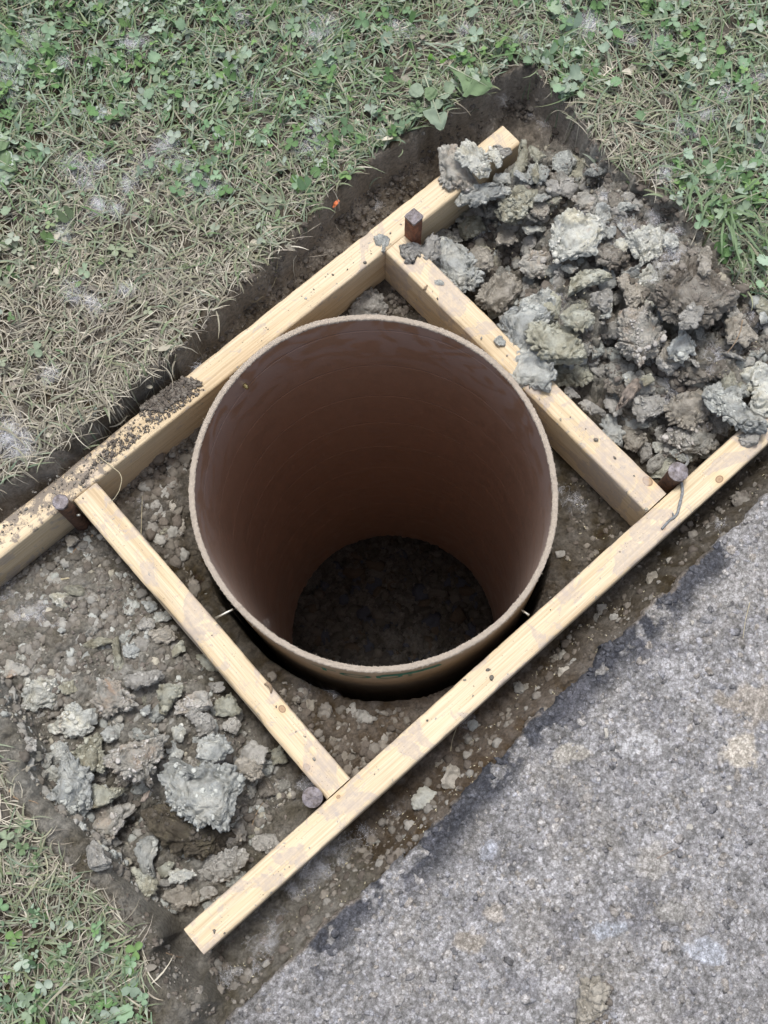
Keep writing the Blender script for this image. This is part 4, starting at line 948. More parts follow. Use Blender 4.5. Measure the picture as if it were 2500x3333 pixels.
clod('E', [(860, 1200), (920, 1190), (960, 1220), (950, 1300), (900, 1370), (840, 1380), (850, 1280)], 't', 'crumbly tan clod of mud dropped on the asphalt at the bottom of the view', z=Z_ASPH, thick=.95, group='mud dropped on the asphalt', name='mud_clod')

# ------------------------------------------------------------ medium clods filling the heaps, copies of a few shapes
protos = {}
for k in range(12):
    rs = np.random.default_rng(900 + k); n = 9; a = np.linspace(0, 2 * np.pi, n, endpoint=False)
    rad = .016 * rs.uniform(.7, 1.25, n); out = np.stack([rad * np.cos(a), rad * np.sin(a) * rs.uniform(.65, 1)], 1)
    if k % 2: out = out * rs.uniform(.85, 1.25, (n, 1))
    protos[k] = clod_geo(out, .0045 if k % 2 else .009, 300 + k, 5, 1.0, .8 if k % 2 else .3)
pmesh = {}
LOOSE = ([], [], [], [0])
LCOL = {'b': (.42, .43, .395), 's': (.34, .33, .295), 't': (.31, .285, .24), 'o': (.33, .32, .255), 'n': (.19, .17, .145), 'd': (.12, .10, .08), 'p': (.50, .495, .44)}
def filler(px, py, size, mat, label, group, lift=0., k=None, z=None, loose=False):
    k = random.randrange(12) if k is None else k
    if z is None: c, g = on_ground(px, py, lift)
    else: c = at(px, py, z); g = z
    if loose:
        s = size / .016; V, F = protos[k]; tl = .85 if k % 2 else .5
        Rm = np.array((Matrix.Rotation(random.uniform(0, 6.28), 3, 'Z') @ Matrix.Rotation(random.uniform(-tl, tl), 3, 'X')))
        V = (V * [s, s * random.uniform(.8, 1.1), s * random.uniform(.5, 1.15)]) @ Rm.T + [c[0], c[1], g + lift + .004 * s]
        LOOSE[0].append(V); LOOSE[1].append(F + LOOSE[3][0]); LOOSE[3][0] += len(V)
        LOOSE[2].append(np.repeat(np.array([LCOL[mat]]) * random.uniform(.85, 1.15), len(V), 0)); return
    key = (k, mat)
    if key not in pmesh:
        o = mesh('clay_clod', *protos[k], M[mat]); pmesh[key] = o.data
    else: o = bpy.data.objects.new('clay_clod', pmesh[key]); COL.objects.link(o)
    s = size / .016
    o.location = (c[0], c[1], g + lift + .004 * s); tl = .85 if k % 2 else .5; o.rotation_euler = (random.uniform(-tl, tl), random.uniform(-tl, tl), random.uniform(0, 6.28)); o.scale = (s, s * random.uniform(.8, 1.1), s * random.uniform(.5, 1.15))
    tag(o, label, 'clod', group); FILL.append((o, mat, size, px, py))
FILL = []
def zone_poly(px, py, poly): return bool(inside(poly, np.array([px]), np.array([py]))[0])
pR = [(960, 340), (1110, 300), (1240, 340), (1330, 400), (1420, 480), (1560, 600), (1659, 660), (1659, 900), (1500, 1000), (1440, 1040), (1380, 980), (1230, 840), (1090, 700), (960, 580), (900, 540), (985, 470)]
pL = [(60, 1330), (250, 1220), (360, 1330), (470, 1480), (560, 1600), (640, 1700), (600, 1830), (480, 1960), (340, 1950), (250, 1880), (180, 1780), (100, 1700), (60, 1600), (20, 1480)]
pF = [(620, 1500), (760, 1540), (880, 1540), (830, 1600), (760, 1660), (700, 1600)]
pT = [(1560, 1080), (1640, 1040), (1430, 1240), (1230, 1450), (1030, 1660), (850, 1850), (640, 2030), (520, 2160), (440, 2080), (560, 2010), (900, 1690), (1250, 1350)]
pI = [(250, 1020), (400, 960), (400, 1180), (480, 1330), (420, 1280), (300, 1110)]
random.seed(21)
jobs = [(pR, 190, 'b b b s s s s t o n p'.split(), (.011, .024), 'medium sized clay clod wedged between the larger ones of the right heap', 'medium clods of the right heap', .02),
        (pL, 110, 's s p t n b b b o'.split(), (.008, .021), 'small clay clod among the larger ones of the left heap', 'small clods of the left heap', .004),
        (pT, 34, 'n n t s'.split(), (.004, .010), 'small brown clod on the soil between the front board and the asphalt', 'small clods beside the asphalt', .0),
        (pI, 12, 't s n'.split(), (.004, .008), 'small soil clod between the left cross board and the tube', 'small clods left of the tube', .0),
        (pF, 10, 't n s'.split(), (.004, .008), 'small soil clod in the front corner inside the frame', 'small clods in the front corner', .0)]
for poly, n, mats, (s0, s1), label, grp, lift, keep_ in [j + (k_,) for j, k_ in zip(jobs, (118, 50, 8, 4, 4))]:
    P = np.array(poly, float); c = 0
    while c < n:
        px = random.uniform(P[:, 0].min(), P[:, 0].max()); py = random.uniform(P[:, 1].min(), P[:, 1].max())
        if not zone_poly(px, py, P): continue
        c += 1
        s = s0 + (s1 - s0) * random.random() ** 1.6
        filler(px, py, s, random.choice(mats), label, grp, lift * random.random(), loose=(c > keep_))

V, F, Cc = np.vstack(LOOSE[0]), np.vstack(LOOSE[1]), np.vstack(LOOSE[2])
tag(mesh('small_clods', V, F, M['soil'], cols=Cc), 'the smaller clods of clay and soil filling gaps in the heaps', 'clods', kind='stuff')
WORD = {'p': 'pale', 'r': 'rusty grey', 'b': 'blue-grey', 's': 'dusty grey', 't': 'tan', 'o': 'olive', 'n': 'brown', 'd': 'dark'}
def short(lb):
    w = lb.split()[:8]
    while w and w[-1] in ('the', 'of', 'a', 'with', 'in', 'at', 'on', 'to', 'and', 'by', 'its', 'under', 'right', 'left', 'just', 'over', 'below', 'above', 'next', 'close', 'from', 'between', 'top', 'lower', 'upper', 'one', 'two', 'beside', 'that', 'near', 'two'): w.pop()
    return ' '.join(w).replace('the ', '', 1) if w[0] == 'the' else ' '.join(w)
HP = []
for o, c2, sz_, zc in HEROES:
    if o.name.startswith('clay_clod') and o.location.z > -.2:
        a, b_ = to_px(np.array([c2[0]]), np.array([c2[1]]), np.array([zc])); HP.append((o['label'], float(a[0]), float(b_[0])))
USED = set(o['label'] for o, *_ in HEROES)
for o, mat, size, px, py in FILL:
    near_ = sorted(HP, key=lambda h: (h[1] - px) ** 2 + (h[2] - py) ** 2)[:4]; lbs = []
    for lb, hx, hy in near_:
        dx, dy = px - hx, py - hy
        d = ('right of' if dx > 0 else 'left of') if abs(dx) > 2 * abs(dy) else (('below' if dy > 0 else 'above') if abs(dy) > 2 * abs(dx) else ('below right of' if dy > 0 and dx > 0 else 'below left of' if dy > 0 else 'above right of' if dx > 0 else 'above left of'))
        for pre in ('', 'small ' if size < .010 else 'bigger '): lbs.append(f"{pre}{WORD[mat]} clod {d} the {short(lb)}")
    for lb in lbs:
        if lb not in USED and len(lb.split()) <= 16: o['label'] = lb; USED.add(lb); break

# ------------------------------------------------------------ crumbs nobody could count
def scatter_px(poly, n, rng):
    P = np.array(poly, float); out = []
    while len(out) < n:
        a = rng.uniform(P[:, 0].min(), P[:, 0].max(), n * 2); b = rng.uniform(P[:, 1].min(), P[:, 1].max(), n * 2)
        m = inside(P, a, b); out += list(zip(a[m], b[m]))
    A = np.array(out[:n]); z = np.full(n, -.06)
    q = np.stack([(A[:, 0] * K - 1250) / FPX, -(A[:, 1] * K - 1666.5) / FPX, -np.ones(n)], 1) @ CROT.T
    for _ in range(7):
        t = (z - CAMP[2]) / q[:, 2]; X = CAMP[0] + q[:, 0] * t; Y = CAMP[1] + q[:, 1] * t; z = .5 * z + .5 * H0(X, Y)
    t = (z - CAMP[2]) / q[:, 2]; X = CAMP[0] + q[:, 0] * t; Y = CAMP[1] + q[:, 1] * t
    return X, Y, H0(X, Y)
rng = np.random.default_rng(77)
PT, SZ, CL = [], [], []
def crumbs(poly, n, s0, sig, smax, cols, zoff=0.0, zfix=None):
    if zfix is None: X, Y, Z = scatter_px(poly, n, rng)
    else:
        P = np.array(poly, float); a = rng.uniform(P[:, 0].min(), P[:, 0].max(), n * 3); b = rng.uniform(P[:, 1].min(), P[:, 1].max(), n * 3)
        m = inside(P, a, b); a, b = a[m][:n], b[m][:n]; W = np.array([at(i, j, zfix) for i, j in zip(a, b)]); X, Y, Z = W.T
    n = len(X); r = np.hypot(X, Y)
    if zfix is None:
        dc = sdist(AS, X, Y); m = (r > R_tube(np.arctan2(Y, X)) + .03) & (dc > -.003); 
        yb = (Y > yB) & (Y < yB + .038); m &= ~yb
        X, Y, Z = X[m], Y[m], Z[m]; n = len(X)
    s = np.minimum(rng.lognormal(math.log(s0), sig, n), smax)
    cl = np.array(cols)[rng.integers(0, len(cols), n)] * rng.uniform(.82, 1.18, (n, 1))
    gate = fbm(X * 25, Y * 25, oct=2, seed=201)
    k = (gate > -.25) | (rng.random(n) < .35)
    PT.append(np.stack([X, Y, Z + s * .35 + zoff], 1)[k]); SZ.append(s[k]); CL.append(cl[k])
brown = [(.125, .107, .09), (.15, .131, .11), (.105, .09, .075), (.185, .166, .14)]
grey = [(.19, .175, .152), (.23, .217, .192), (.16, .145, .122), (.18, .163, .138), (.29, .282, .255), (.14, .124, .105)]
clay = grey + [(.36, .37, .34), (.36, .335, .27)]
pLeft = [(0, 1260), (170, 1140), (230, 1180), (460, 1470), (540, 1600), (640, 1710), (420, 1960), (330, 1960), (200, 1830), (70, 1700), (20, 1560), (0, 1530)]
crumbs(pLeft, 9500, .0018, .6, .0072, clay)
crumbs([(0, 1240), (200, 1130), (330, 1310), (420, 1440), (300, 1560), (60, 1540), (0, 1500)], 5500, .0018, .6, .0072, grey)
crumbs([(240, 1040), (420, 950), (410, 1150), (500, 1330), (430, 1290), (300, 1120)], 1500, .0020, .62, .009, brown + grey)
crumbs([(560, 1450), (760, 1540), (950, 1520), (760, 1680), (690, 1620)], 1000, .0018, .62, .008, brown + grey[:3])
crumbs([(1190, 1000), (1380, 1130), (1180, 1290)], 400, .0014, .6, .005, brown)
crumbs([(720, 660), (830, 600), (930, 700), (700, 690)], 300, .0021, .5, .006, brown)
crumbs([(1659, 960), (1659, 1100), (1430, 1300), (1230, 1480), (1030, 1690), (840, 1890), (630, 2080), (500, 2200), (430, 2060), (560, 2010), (900, 1690), (1250, 1350)], 2200, .0016, .65, .007, brown + grey[:2])
crumbs(pR, 8000, .0026, .6, .009, clay + brown)
crumbs([(1110, 160), (1180, 200), (1290, 340), (1450, 450), (1560, 600), (1500, 620), (1330, 420), (1180, 300), (1080, 230)], 1000, .0022, .5, .006, brown)
crumbs([(70, 1790), (200, 1840), (330, 1990), (470, 2180), (400, 2212), (320, 2080), (150, 1880)], 500, .0014, .5, .004, brown + grey[:2])
crumbs([(360, 810), (600, 560), (880, 340), (1050, 200), (1060, 260), (860, 460), (560, 680), (370, 850)], 900, .0016, .5, .005, brown)
# crumbs clinging to the clods: dropped straight down on whatever lies there
bpy.context.view_layer.update()
dgc = bpy.context.evaluated_depsgraph_get()
MC = {'clay_bluegrey': (.41, .42, .385), 'clay_pale': (.50, .495, .44), 'clay_tan': (.32, .295, .25), 'clay_olive': (.34, .335, .27), 'clay_brown': (.20, .18, .155), 'clay_rusty': (.40, .38, .35), 'clay_dark': (.10, .088, .072), 'clay_dust': (.34, .33, .30)}
for poly, nn, s0 in ((pR, 9000, .00095), (pL, 6000, .0010), ([(1245, 2115), (1310, 2115), (1315, 2215), (1245, 2215)], 900, .0013)):
    X, Y, Z = scatter_px(poly, nn, rng); gate = fbm(X * 45, Y * 45, oct=2, seed=211)
    pp, ss, cc = [], [], []
    for x, y, g_ in zip(X, Y, gate):
        if g_ < .14 and rng.random() > .12: continue
        hit, loc, nor, idx_, ob, _m = SC.ray_cast(dgc, Vector((x, y, .4)), Vector((0, 0, -1)), distance=1.0)
        if not hit or nor.z < .35 or ob.name.startswith(('form_board', 'liner', 'outer', 'cut', 'shaft', 'hammer')): continue
        mn = ob.data.materials[0].name if ob.data.materials else ''
        c = MC.get(mn) or (.17, .15, .13)
        if mn == 'soil' and rng.random() > .6: c = (.31, .295, .255)
        sz_ = min(rng.lognormal(math.log(s0), .6), .0050)
        pp.append((loc.x, loc.y, loc.z + sz_ * .0)); ss.append(sz_); cc.append(np.array(c) * rng.uniform(.82, 1.18))
    PT.append(np.array(pp)); SZ.append(np.array(ss)); CL.append(np.array(cc))
# spilled on top of the back board
crumbs([(210, 985), (300, 890), (380, 850), (445, 840), (360, 905), (250, 985), (170, 1050)], 2300, .0006, .6, .0026, brown, 0, .001)
crumbs([(300, 880), (395, 815), (440, 825), (350, 890)], 1300, .0008, .6, .0030, brown, .001, .001)
crumbs([(0, 1130), (60, 1060), (210, 960), (240, 1010), (90, 1120), (0, 1170)], 160, .0008, .5, .003, brown + grey, 0, .0005)
for pl, nn in (([(430, 2000), (1400, 1090), (1430, 1120), (460, 2040)], 130), ([(190, 1060), (740, 1680), (710, 1705), (165, 1080)], 70), ([(860, 540), (1400, 1030), (1370, 1080), (850, 570)], 110), ([(560, 740), (880, 500), (860, 470), (520, 740)], 50)):
    crumbs(pl, nn, .0008, .5, .0026, grey + clay, 0, .0003)
P_, S_, C_ = np.vstack(PT), np.concatenate(SZ), np.vstack(CL); big = S_ > .0030
variants_small = variants; variants = []
for k in range(12):
    v, f = ico(3); q = v * 1.9 + k * 3.3
    rad = 1 + .34 * perlin(*(q * .8).T, seed=600 + k) + .24 * perlin(*(q * 1.9).T, seed=620 + k) + .13 * perlin(*(q * 4).T, seed=640 + k)
    variants.append((v * rad[:, None], f))
V2, F2, C2 = batch(P_[big], S_[big], C_[big], (.55, .95), .03, 1.0, rng)
variants = variants_small
V, F, Cc = batch(P_[~big], S_[~big], C_[~big], (.5, .95), .09, 1.0, rng)
F = np.vstack([F, F2 + len(V)]); V = np.vstack([V, V2]); Cc = np.vstack([Cc, C2])
tag(mesh('soil_crumbs', V, F, M['crumb'], cols=np.clip(Cc, .02, .6), smooth=True), 'grey and brown crumbs of soil strewn over the pit and the boards', 'soil crumbs', kind='stuff')
# clods lying at the bottom inside the tube
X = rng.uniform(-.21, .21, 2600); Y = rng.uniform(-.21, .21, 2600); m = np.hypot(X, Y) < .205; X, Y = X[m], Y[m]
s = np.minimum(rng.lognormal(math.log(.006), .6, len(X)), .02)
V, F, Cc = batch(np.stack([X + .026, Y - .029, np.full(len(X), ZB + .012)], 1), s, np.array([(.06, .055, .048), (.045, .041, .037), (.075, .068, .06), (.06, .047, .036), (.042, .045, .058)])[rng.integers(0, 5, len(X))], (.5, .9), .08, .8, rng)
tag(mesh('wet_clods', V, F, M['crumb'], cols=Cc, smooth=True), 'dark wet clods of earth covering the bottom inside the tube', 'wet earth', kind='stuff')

# ------------------------------------------------------------ lawn: blades, clover, fluff
def blades(n, poly_m, rng, Lr, wr, cols, h0, flat, name, label, cat, mat, dens, droop=1.0, seg=5):
    n = int(n * 1.36); u = rng.uniform(-.95, .95, n); v = rng.uniform(-1.15, 1.15, n)
    x = CEN[0] + u * UX[0] + v * VX[0]; y = CEN[1] + u * UX[1] + v * VX[1]
    dl = np.minimum(sdist(LA, x, y), sdist(GB, x, y)) + .006 * fbm(x * 60, y * 60, oct=2, seed=66)
    px, py = to_px(x, y, np.full(n, Z_LAWN))
    m = (dl < .004) & (rng.random(n) < dens(px, py, x, y, dl)); x, y, px, py, dl = x[m], y[m], px[m], py[m], dl[m]; n = len(x)
    z = H0(x, y)
    clump = perlin(x * 25, y * 25, seed=301) * 4.5
    az = clump + rng.normal(0, 1.1, n); Ln = rng.uniform(*Lr, n)
    ex, ey = x + np.cos(az) * Ln, y + np.sin(az) * Ln; ed = np.minimum(sdist(LA, ex, ey), sdist(GB, ex, ey))
    flip = (ed > .008) & (rng.random(n) < .82); az = np.where(flip, az + np.pi, az); w = rng.uniform(*wr, n)
    lift = rng.uniform(*h0, n); curl = rng.normal(0, .9, n)
    t = np.linspace(0, 1, seg)[None]
    a = az[:, None] + curl[:, None] * t * .9
    st = Ln[:, None] / (seg - 1)
    dx = np.cumsum(np.c_[np.zeros(n), (np.cos(a) * st)[:, 1:]], 1); dy = np.cumsum(np.c_[np.zeros(n), (np.sin(a) * st)[:, 1:]], 1)
    X = x[:, None] + dx * flat; Y = y[:, None] + dy * flat
    arch = lift[:, None] * (t * 1.9 - t ** 2 * (1.15 * droop)) 
    gz_ = H0(X.ravel(), Y.ravel()).reshape(X.shape)
    gz_ = np.maximum(gz_, z[:, None] - .03 * t)                       # blades over the bank hang but do not dive
    Z = np.maximum(gz_ + .0012, np.maximum(z[:, None] - .02 * t * 0, gz_) + arch + .001)
    wd = w[:, None] * (np.sin(np.clip(t * .93 + .07, 0, 1) ** .6 * np.pi) * .85 + .12) * .5
    tw = rng.uniform(-.9, .9, n)[:, None] * (1 - .5 * t)
    nx, ny = -np.sin(a) * np.cos(tw), np.cos(a) * np.cos(tw); nz = np.sin(tw)
    A = np.stack([X - nx * wd, Y - ny * wd, Z - nz * wd], -1); B = np.stack([X + nx * wd, Y + ny * wd, Z + nz * wd], -1)
    V = np.stack([A, B], 2).reshape(-1, 3)
    i = (np.arange(n) * seg * 2)[:, None] + (np.arange(seg - 1) * 2)[None]
    F = np.stack([i, i + 1, i + 3, i + 2], -1).reshape(-1, 4)
    cl = cols(px, py, rng, n); tip = np.where(rng.random(n) < .3, 1.0, 0)[:, None, None] * t[..., None] ** 2
    cc = cl[:, None, :] * (.9 + .1 * t[..., None]) + tip * .5 * (np.array([.34, .28, .17]) - cl[:, None, :])
    cc = np.repeat(cc[:, :, None, :], 2, 2).reshape(-1, 3)
    o = mesh(name, V, F, mat, cols=np.clip(cc, .01, .7)); tag(o, label, cat, kind='stuff'); return o
rg = np.random.default_rng(31)
def dryness(px, py):
    """1 = straw, 0 = lush: the worn belt runs from the left end of the pit up along the bank"""
    d = .30 + .0019 * (py - 340) * (px < 900) + .25 * fbm(px / 160, py / 160, oct=2, seed=88)
    d = np.where((px > 1150), .28 + .25 * fbm(px / 110, py / 110, oct=2, seed=89) + .45 * np.exp(-((px - 1330) / 110) ** 2 - ((py - 300) / 110) ** 2), d)
    d = np.where(py > 1500, .55 - .0011 * (py - 1900), d)
    return np.clip(d, .08, 1)
def gcol(px, py, rng, n):
    base = np.array([(.20, .29, .145), (.265, .335, .22), (.11, .19, .075), (.33, .385, .29), (.22, .29, .16), (.15, .26, .155)])[rng.integers(0, 6, n)]
    d = dryness(px, py)[:, None] * rng.uniform(.2, 1.1, (n, 1)); dry = np.array([(.40, .365, .275), (.35, .325, .245), (.32, .305, .23)])[rng.integers(0, 3, n)]
    return (base * (1 - d) + dry * d) * rng.uniform(.75, 1.25, (n, 1)) * np.array([1.0, .98, 1.0])
def scol_(px, py, rng, n):
    return np.array([(.49, .455, .365), (.41, .38, .30), (.32, .295, .235), (.58, .54, .44), (.36, .32, .26), (.23, .21, .175)])[rng.integers(0, 6, n)] * rng.uniform(.75, 1.2, (n, 1))
blades(95000, None, rg, (.014, .044), (.0010, .0022), scol_, (.002, .012), 1.0, 'dry_grass', 'flattened straw-coloured dead grass covering the lawn', 'dry grass', M['straw'], lambda px, py, x, y, dl: .22 + .78 * dryness(px, py), .9)
blades(70000, None, rg, (.016, .050), (.0014, .0036), gcol, (.004, .018), .9, 'green_grass', 'short dusty green grass of the lawn around the pit', 'grass', M['leaf'], lambda px, py, x, y, dl: np.clip(1.0 - .62 * dryness(px, py), 0, 1), .9)
# a few long pale stems
blades(7000, None, rg, (.03, .085), (.0012, .0036), lambda px, py, rng, n: np.array([(.26, .33, .22), (.36, .34, .25), (.17, .26, .12), (.30, .36, .27)])[rng.integers(0, 4, n)], (.008, .028), .95, 'long_grass', 'longer bent blades lying over the short lawn', 'grass', M['leaf'], lambda px, py, x, y, dl: np.where(px > 1150, .9, np.clip(.75 - py / 900, .15, 1)) * (dl < -.012), .9, 7)

def leaflet(kind):
    """flat outline of a leaflet, base at origin, unit length along +y; centre line folded"""
    if kind == 'clover': pts = [(0, 0), (.30, .22), (.46, .52), (.42, .82), (.20, .99), (0, .93), (-.20, .99), (-.42, .82), (-.46, .52), (-.30, .22)]
    elif kind == 'round': pts = [(0, .12), (.22, .0), (.50, .18), (.44, .36), (.60, .50), (.46, .64), (.48, .84), (.26, .86), (.14, 1.0), (0, .92), (-.14, 1.0), (-.26, .86), (-.48, .84), (-.46, .64), (-.60, .50), (-.44, .36), (-.50, .18), (-.22, 0)]
    else: pts = [(0, 0), (.2, .25), (.27, .5), (.2, .8), (0, 1), (-.2, .8), (-.27, .5), (-.2, .25)]
    return np.array(pts)
def leaves(n, kind, nl, size, hh, cols, dens, name, label, rng, tilt=.35):
    n = int(n * 1.36); u = rng.uniform(-.95, .95, n); v = rng.uniform(-1.15, 1.15, n)
    x = CEN[0] + u * UX[0] + v * VX[0]; y = CEN[1] + u * UX[1] + v * VX[1]
    dl = np.minimum(sdist(LA, x, y), sdist(GB, x, y))
    px, py = to_px(x, y, np.full(n, Z_LAWN)); m = (dl < -.001) & (rng.random(n) < dens(px, py, x, y)); x, y, px, py = x[m], y[m], px[m], py[m]; n = len(x)
    z = H0(x, y) + rng.uniform(*hh, n); s = rng.uniform(*size, n); yaw = rng.uniform(0, 6.283, n)
    out = leaflet(kind); k = len(out); Vs, Fs, Cs = [], [], []; off = 0
    cl = cols(px, py, rng, n)
    tx, ty = rng.normal(0, tilt, n), rng.normal(0, tilt, n)
    for l in range(nl):
        a = yaw + l * 2 * np.pi / max(nl, 1) + rng.normal(0, .12, n); drp = rng.uniform(-.25, .45, n); wv = rng.uniform(.8, 1.1, n)
        fold = rng.uniform(.0, .9, n)
        O = np.vstack([out, [[0, .5]]])[None].repeat(n, 0) * np.stack([wv, np.ones(n)], 1)[:, None]
        X, Y = O[..., 0] * s[:, None], O[..., 1] * s[:, None]
        Z = np.abs(X) * fold[:, None] - drp[:, None] * Y * Y / s[:, None] * .6 + .03 * s[:, None] * np.sin(O[..., 1] * 9 + yaw[:, None])
        ca, sa = np.cos(a)[:, None], np.sin(a)[:, None]
        X, Y = X * ca - Y * sa, X * sa + Y * ca
        Z = Z + X * tx[:, None] + Y * ty[:, None]
        Vs.append(np.stack([X + x[:, None], Y + y[:, None], Z + z[:, None]], -1).reshape(-1, 3))
        j = np.arange(k); tri = np.stack([j, (j + 1) % k, np.full(k, k)], 1)
        Fs.append((tri[None] + (np.arange(n) * (k + 1))[:, None, None] + off).reshape(-1, 3)); off += n * (k + 1)
        shade = np.ones(k + 1); shade[-1] = 1.12
        Cs.append((cl[:, None] * shade[None, :, None] * rng.uniform(.9, 1.1, (n, 1, 1))).reshape(-1, 3))
    o = mesh(name, np.vstack(Vs), np.vstack(Fs), M['leaf'], cols=np.clip(np.vstack(Cs), .01, .7)); tag(o, label, 'ground cover', kind='stuff')
def lcol(px, py, rng, n):
    g = np.array([(.22, .32, .20), (.29, .375, .28), (.13, .235, .09), (.35, .41, .33), (.17, .28, .145), (.27, .345, .23)])[rng.integers(0, 6, n)]
    br = (rng.random(n) < .10)[:, None]; g = np.where(br, np.array([.17, .28, .10]), g)
    d = (dryness(px, py) > .5)[:, None] * rng.uniform(0, .7, (n, 1)); return (g * (1 - d) + np.array([.33, .315, .24]) * d) * rng.uniform(.8, 1.2, (n, 1))
cl_d = lambda px, py, x, y: np.clip(1.25 - 2.1 * dryness(px, py) + 1.9 * perlin(x * 13, y * 13, seed=400), .02, 1)
leaves(15000, 'clover', 3, (.0042, .0120), (.001, .018), lcol, cl_d, 'clover', 'dusty grey-green clover leaves growing through the lawn', rg, .55)
leaves(5200, 'narrow', 1, (.006, .013), (.003, .016), lcol, lambda px, py, x, y: np.clip(.9 - .9 * dryness(px, py), .08, 1), 'loose_leaves', 'single small leaves scattered in the lawn', rg, .5)
leaves(1900, 'round', 1, (.011, .020), (.008, .022), lcol, lambda px, py, x, y: np.where(px > 850, .7, .18) * np.clip(1.2 - 1.3 * dryness(px, py) + perlin(x * 14, y * 14, seed=410), 0, 1), 'round_leaves', 'round scalloped leaves of creeping weed in the lawn', rg)
leaves(2600, 'narrow', 1, (.010, .020), (.001, .008), scol_, lambda px, py, x, y: .25 + .5 * dryness(px, py), 'dead_leaves', 'dry brown leaf scraps lying flat on the lawn', rg, .3)

# fluff from the poplars
m, t, b = new_mat('seed_fluff', .9, .1); b.inputs['Base Color'].default_value = (.80, .81, .85, 1); b.inputs['Alpha'].default_value = .27; M['fluff'] = m
def fluff_at(cs, rng):
    Vs, Fs = [], []; n0 = 0
    for (cx, cy, cz, R, k) in cs:
        for _ in range(k):
            d = rng.normal(size=3); d[2] = abs(d[2]) * .45; d /= np.linalg.norm(d)
            d[2] *= .3; st = np.array([cx, cy, cz]) + rng.normal(0, R * .75, 3) * [1, 1, .12] - d * R * .4; st[2] = max(st[2], cz - .001)
            L_ = R * rng.uniform(.5, 1.5); s_ = np.cross(d, [0, 0, 1]); s_ /= np.linalg.norm(s_) + 1e-9; b_ = rng.normal(0, 1.0, 3); b_[2] *= .3
            w = rng.uniform(.00006, .00012)
            for q in range(4):
                u = q / 3; p = st + d * L_ * u + b_ * L_ * u * u * .6; p[2] = max(p[2], cz - .0015)
                Vs += [p - s_ * w, p + s_ * w]
            Fs += [[n0, n0 + 1, n0 + 3, n0 + 2], [n0 + 2, n0 + 3, n0 + 5, n0 + 4], [n0 + 4, n0 + 5, n0 + 7, n0 + 6]]; n0 += 8
    return Vs, Fs
rf = np.random.default_rng(9); cs = []
lawn_fl = [(65, 85, 3), (280, 100, 3), (300, 85, 2), (15, 130, 3), (20, 180, 3), (140, 125, 2), (210, 245, 2), (345, 320, 3), (375, 300, 2), (335, 360, 2), (165, 365, 4), (185, 400, 3), (195, 350, 2), (280, 385, 3), (210, 450, 4), (255, 455, 2), (425, 395, 3), (470, 415, 2), (390, 340, 2), (130, 490, 2), (690, 50, 4), (680, 80, 3), (640, 60, 2), (690, 265, 2), (670, 310, 3), (715, 120, 1), (500, 150, 1), (550, 205, 2), (1260, 45, 4), (1280, 60, 3), (1210, 10, 3), (1430, 100, 3), (1350, 70, 2), (1525, 250, 3), (1560, 200, 3), (1480, 290, 3), (1640, 160, 3), (1440, 370, 3), (1640, 330, 2), (160, 630, 3), (210, 650, 2), (270, 620, 2), (20, 940, 6), (40, 965, 4), (120, 810, 2), (1120, 75, 2), (860, 60, 2), (1000, 60, 2), (520, 30, 2)]
def add_fl(px, py, k, z=None, R=.011, lift=.006):
    p, g = on_ground(px, py, lift)
    for _ in range(k): cs.append((p[0] + rf.normal(0, .006), p[1] + rf.normal(0, .006), g + lift, R * rf.uniform(.5, 1.1), int(rf.integers(50, 120))))
for a, b_, k in lawn_fl: add_fl(a, b_, k, lift=.012)
for a, b_, k, sp_ in [(1320, 445, 12, 16), (1340, 500, 14, 18), (1450, 520, 12, 16), (1480, 545, 10, 14), (1420, 470, 10, 18), (1465, 575, 10, 12), (1550, 860, 8, 12), (1545, 780, 8, 12), (1390, 850, 10, 12), (1590, 740, 7, 14), (1630, 700, 7, 14), (1120, 360, 6, 10), (1040, 500, 7, 10), (1430, 600, 4, 10), (1215, 640, 5, 10), (1440, 840, 5, 9), (1375, 840, 5, 9),
                     (20, 1290, 10, 14), (60, 1310, 12, 16), (80, 1345, 8, 14), (120, 1370, 4, 14), (655, 1905, 18, 22), (680, 1880, 14, 18), (600, 1990, 10, 20), (580, 2040, 8, 16), (540, 2100, 9, 18), (720, 1850, 8, 16), (500, 2130, 6, 14), (790, 1800, 6, 16), (860, 1770, 4, 14), (595, 1720, 9, 14), (630, 1700, 6, 12), (340, 1700, 5, 10), (470, 1640, 4, 9), (400, 1790, 5, 10), (380, 1830, 4, 9), (1000, 1560, 5, 14), (1090, 1440, 5, 14), (1160, 1400, 5, 12), (1320, 1240, 5, 14), (1240, 1090, 6, 14), (1220, 1070, 3, 10), (900, 600, 1, 5), (300, 1090, 3, 8), (1560, 1150, 3, 12), (660, 1470, 3, 6), (720, 1500, 5, 8), (775, 1500, 3, 8), (860, 1490, 5, 10), (900, 1485, 4, 8), (640, 1420, 4, 8), (570, 1350, 5, 8), (370, 1905, 3, 7), (245, 1780, 2, 6), (1180, 260, 3, 9), (1150, 235, 2, 9), (870, 480, 2, 8), (800, 440, 2, 8), (1080, 210, 2, 8), (410, 790, 2, 8), (980, 1660, 3, 12)]:
    for _ in range(max(1, int(k * .6))): add_fl(a + rf.normal(0, sp_), b_ + rf.normal(0, sp_), 1, R=.008, lift=.004 if not (1000 < a < 1640 and 350 < b_ < 900) else .016)
V, F = fluff_at(cs, rf)
tag(mesh('seed_fluff', np.array(V), np.array(F), M['fluff']), 'white tufts of windblown seed fluff caught on soil and grass', 'seed fluff', kind='stuff')
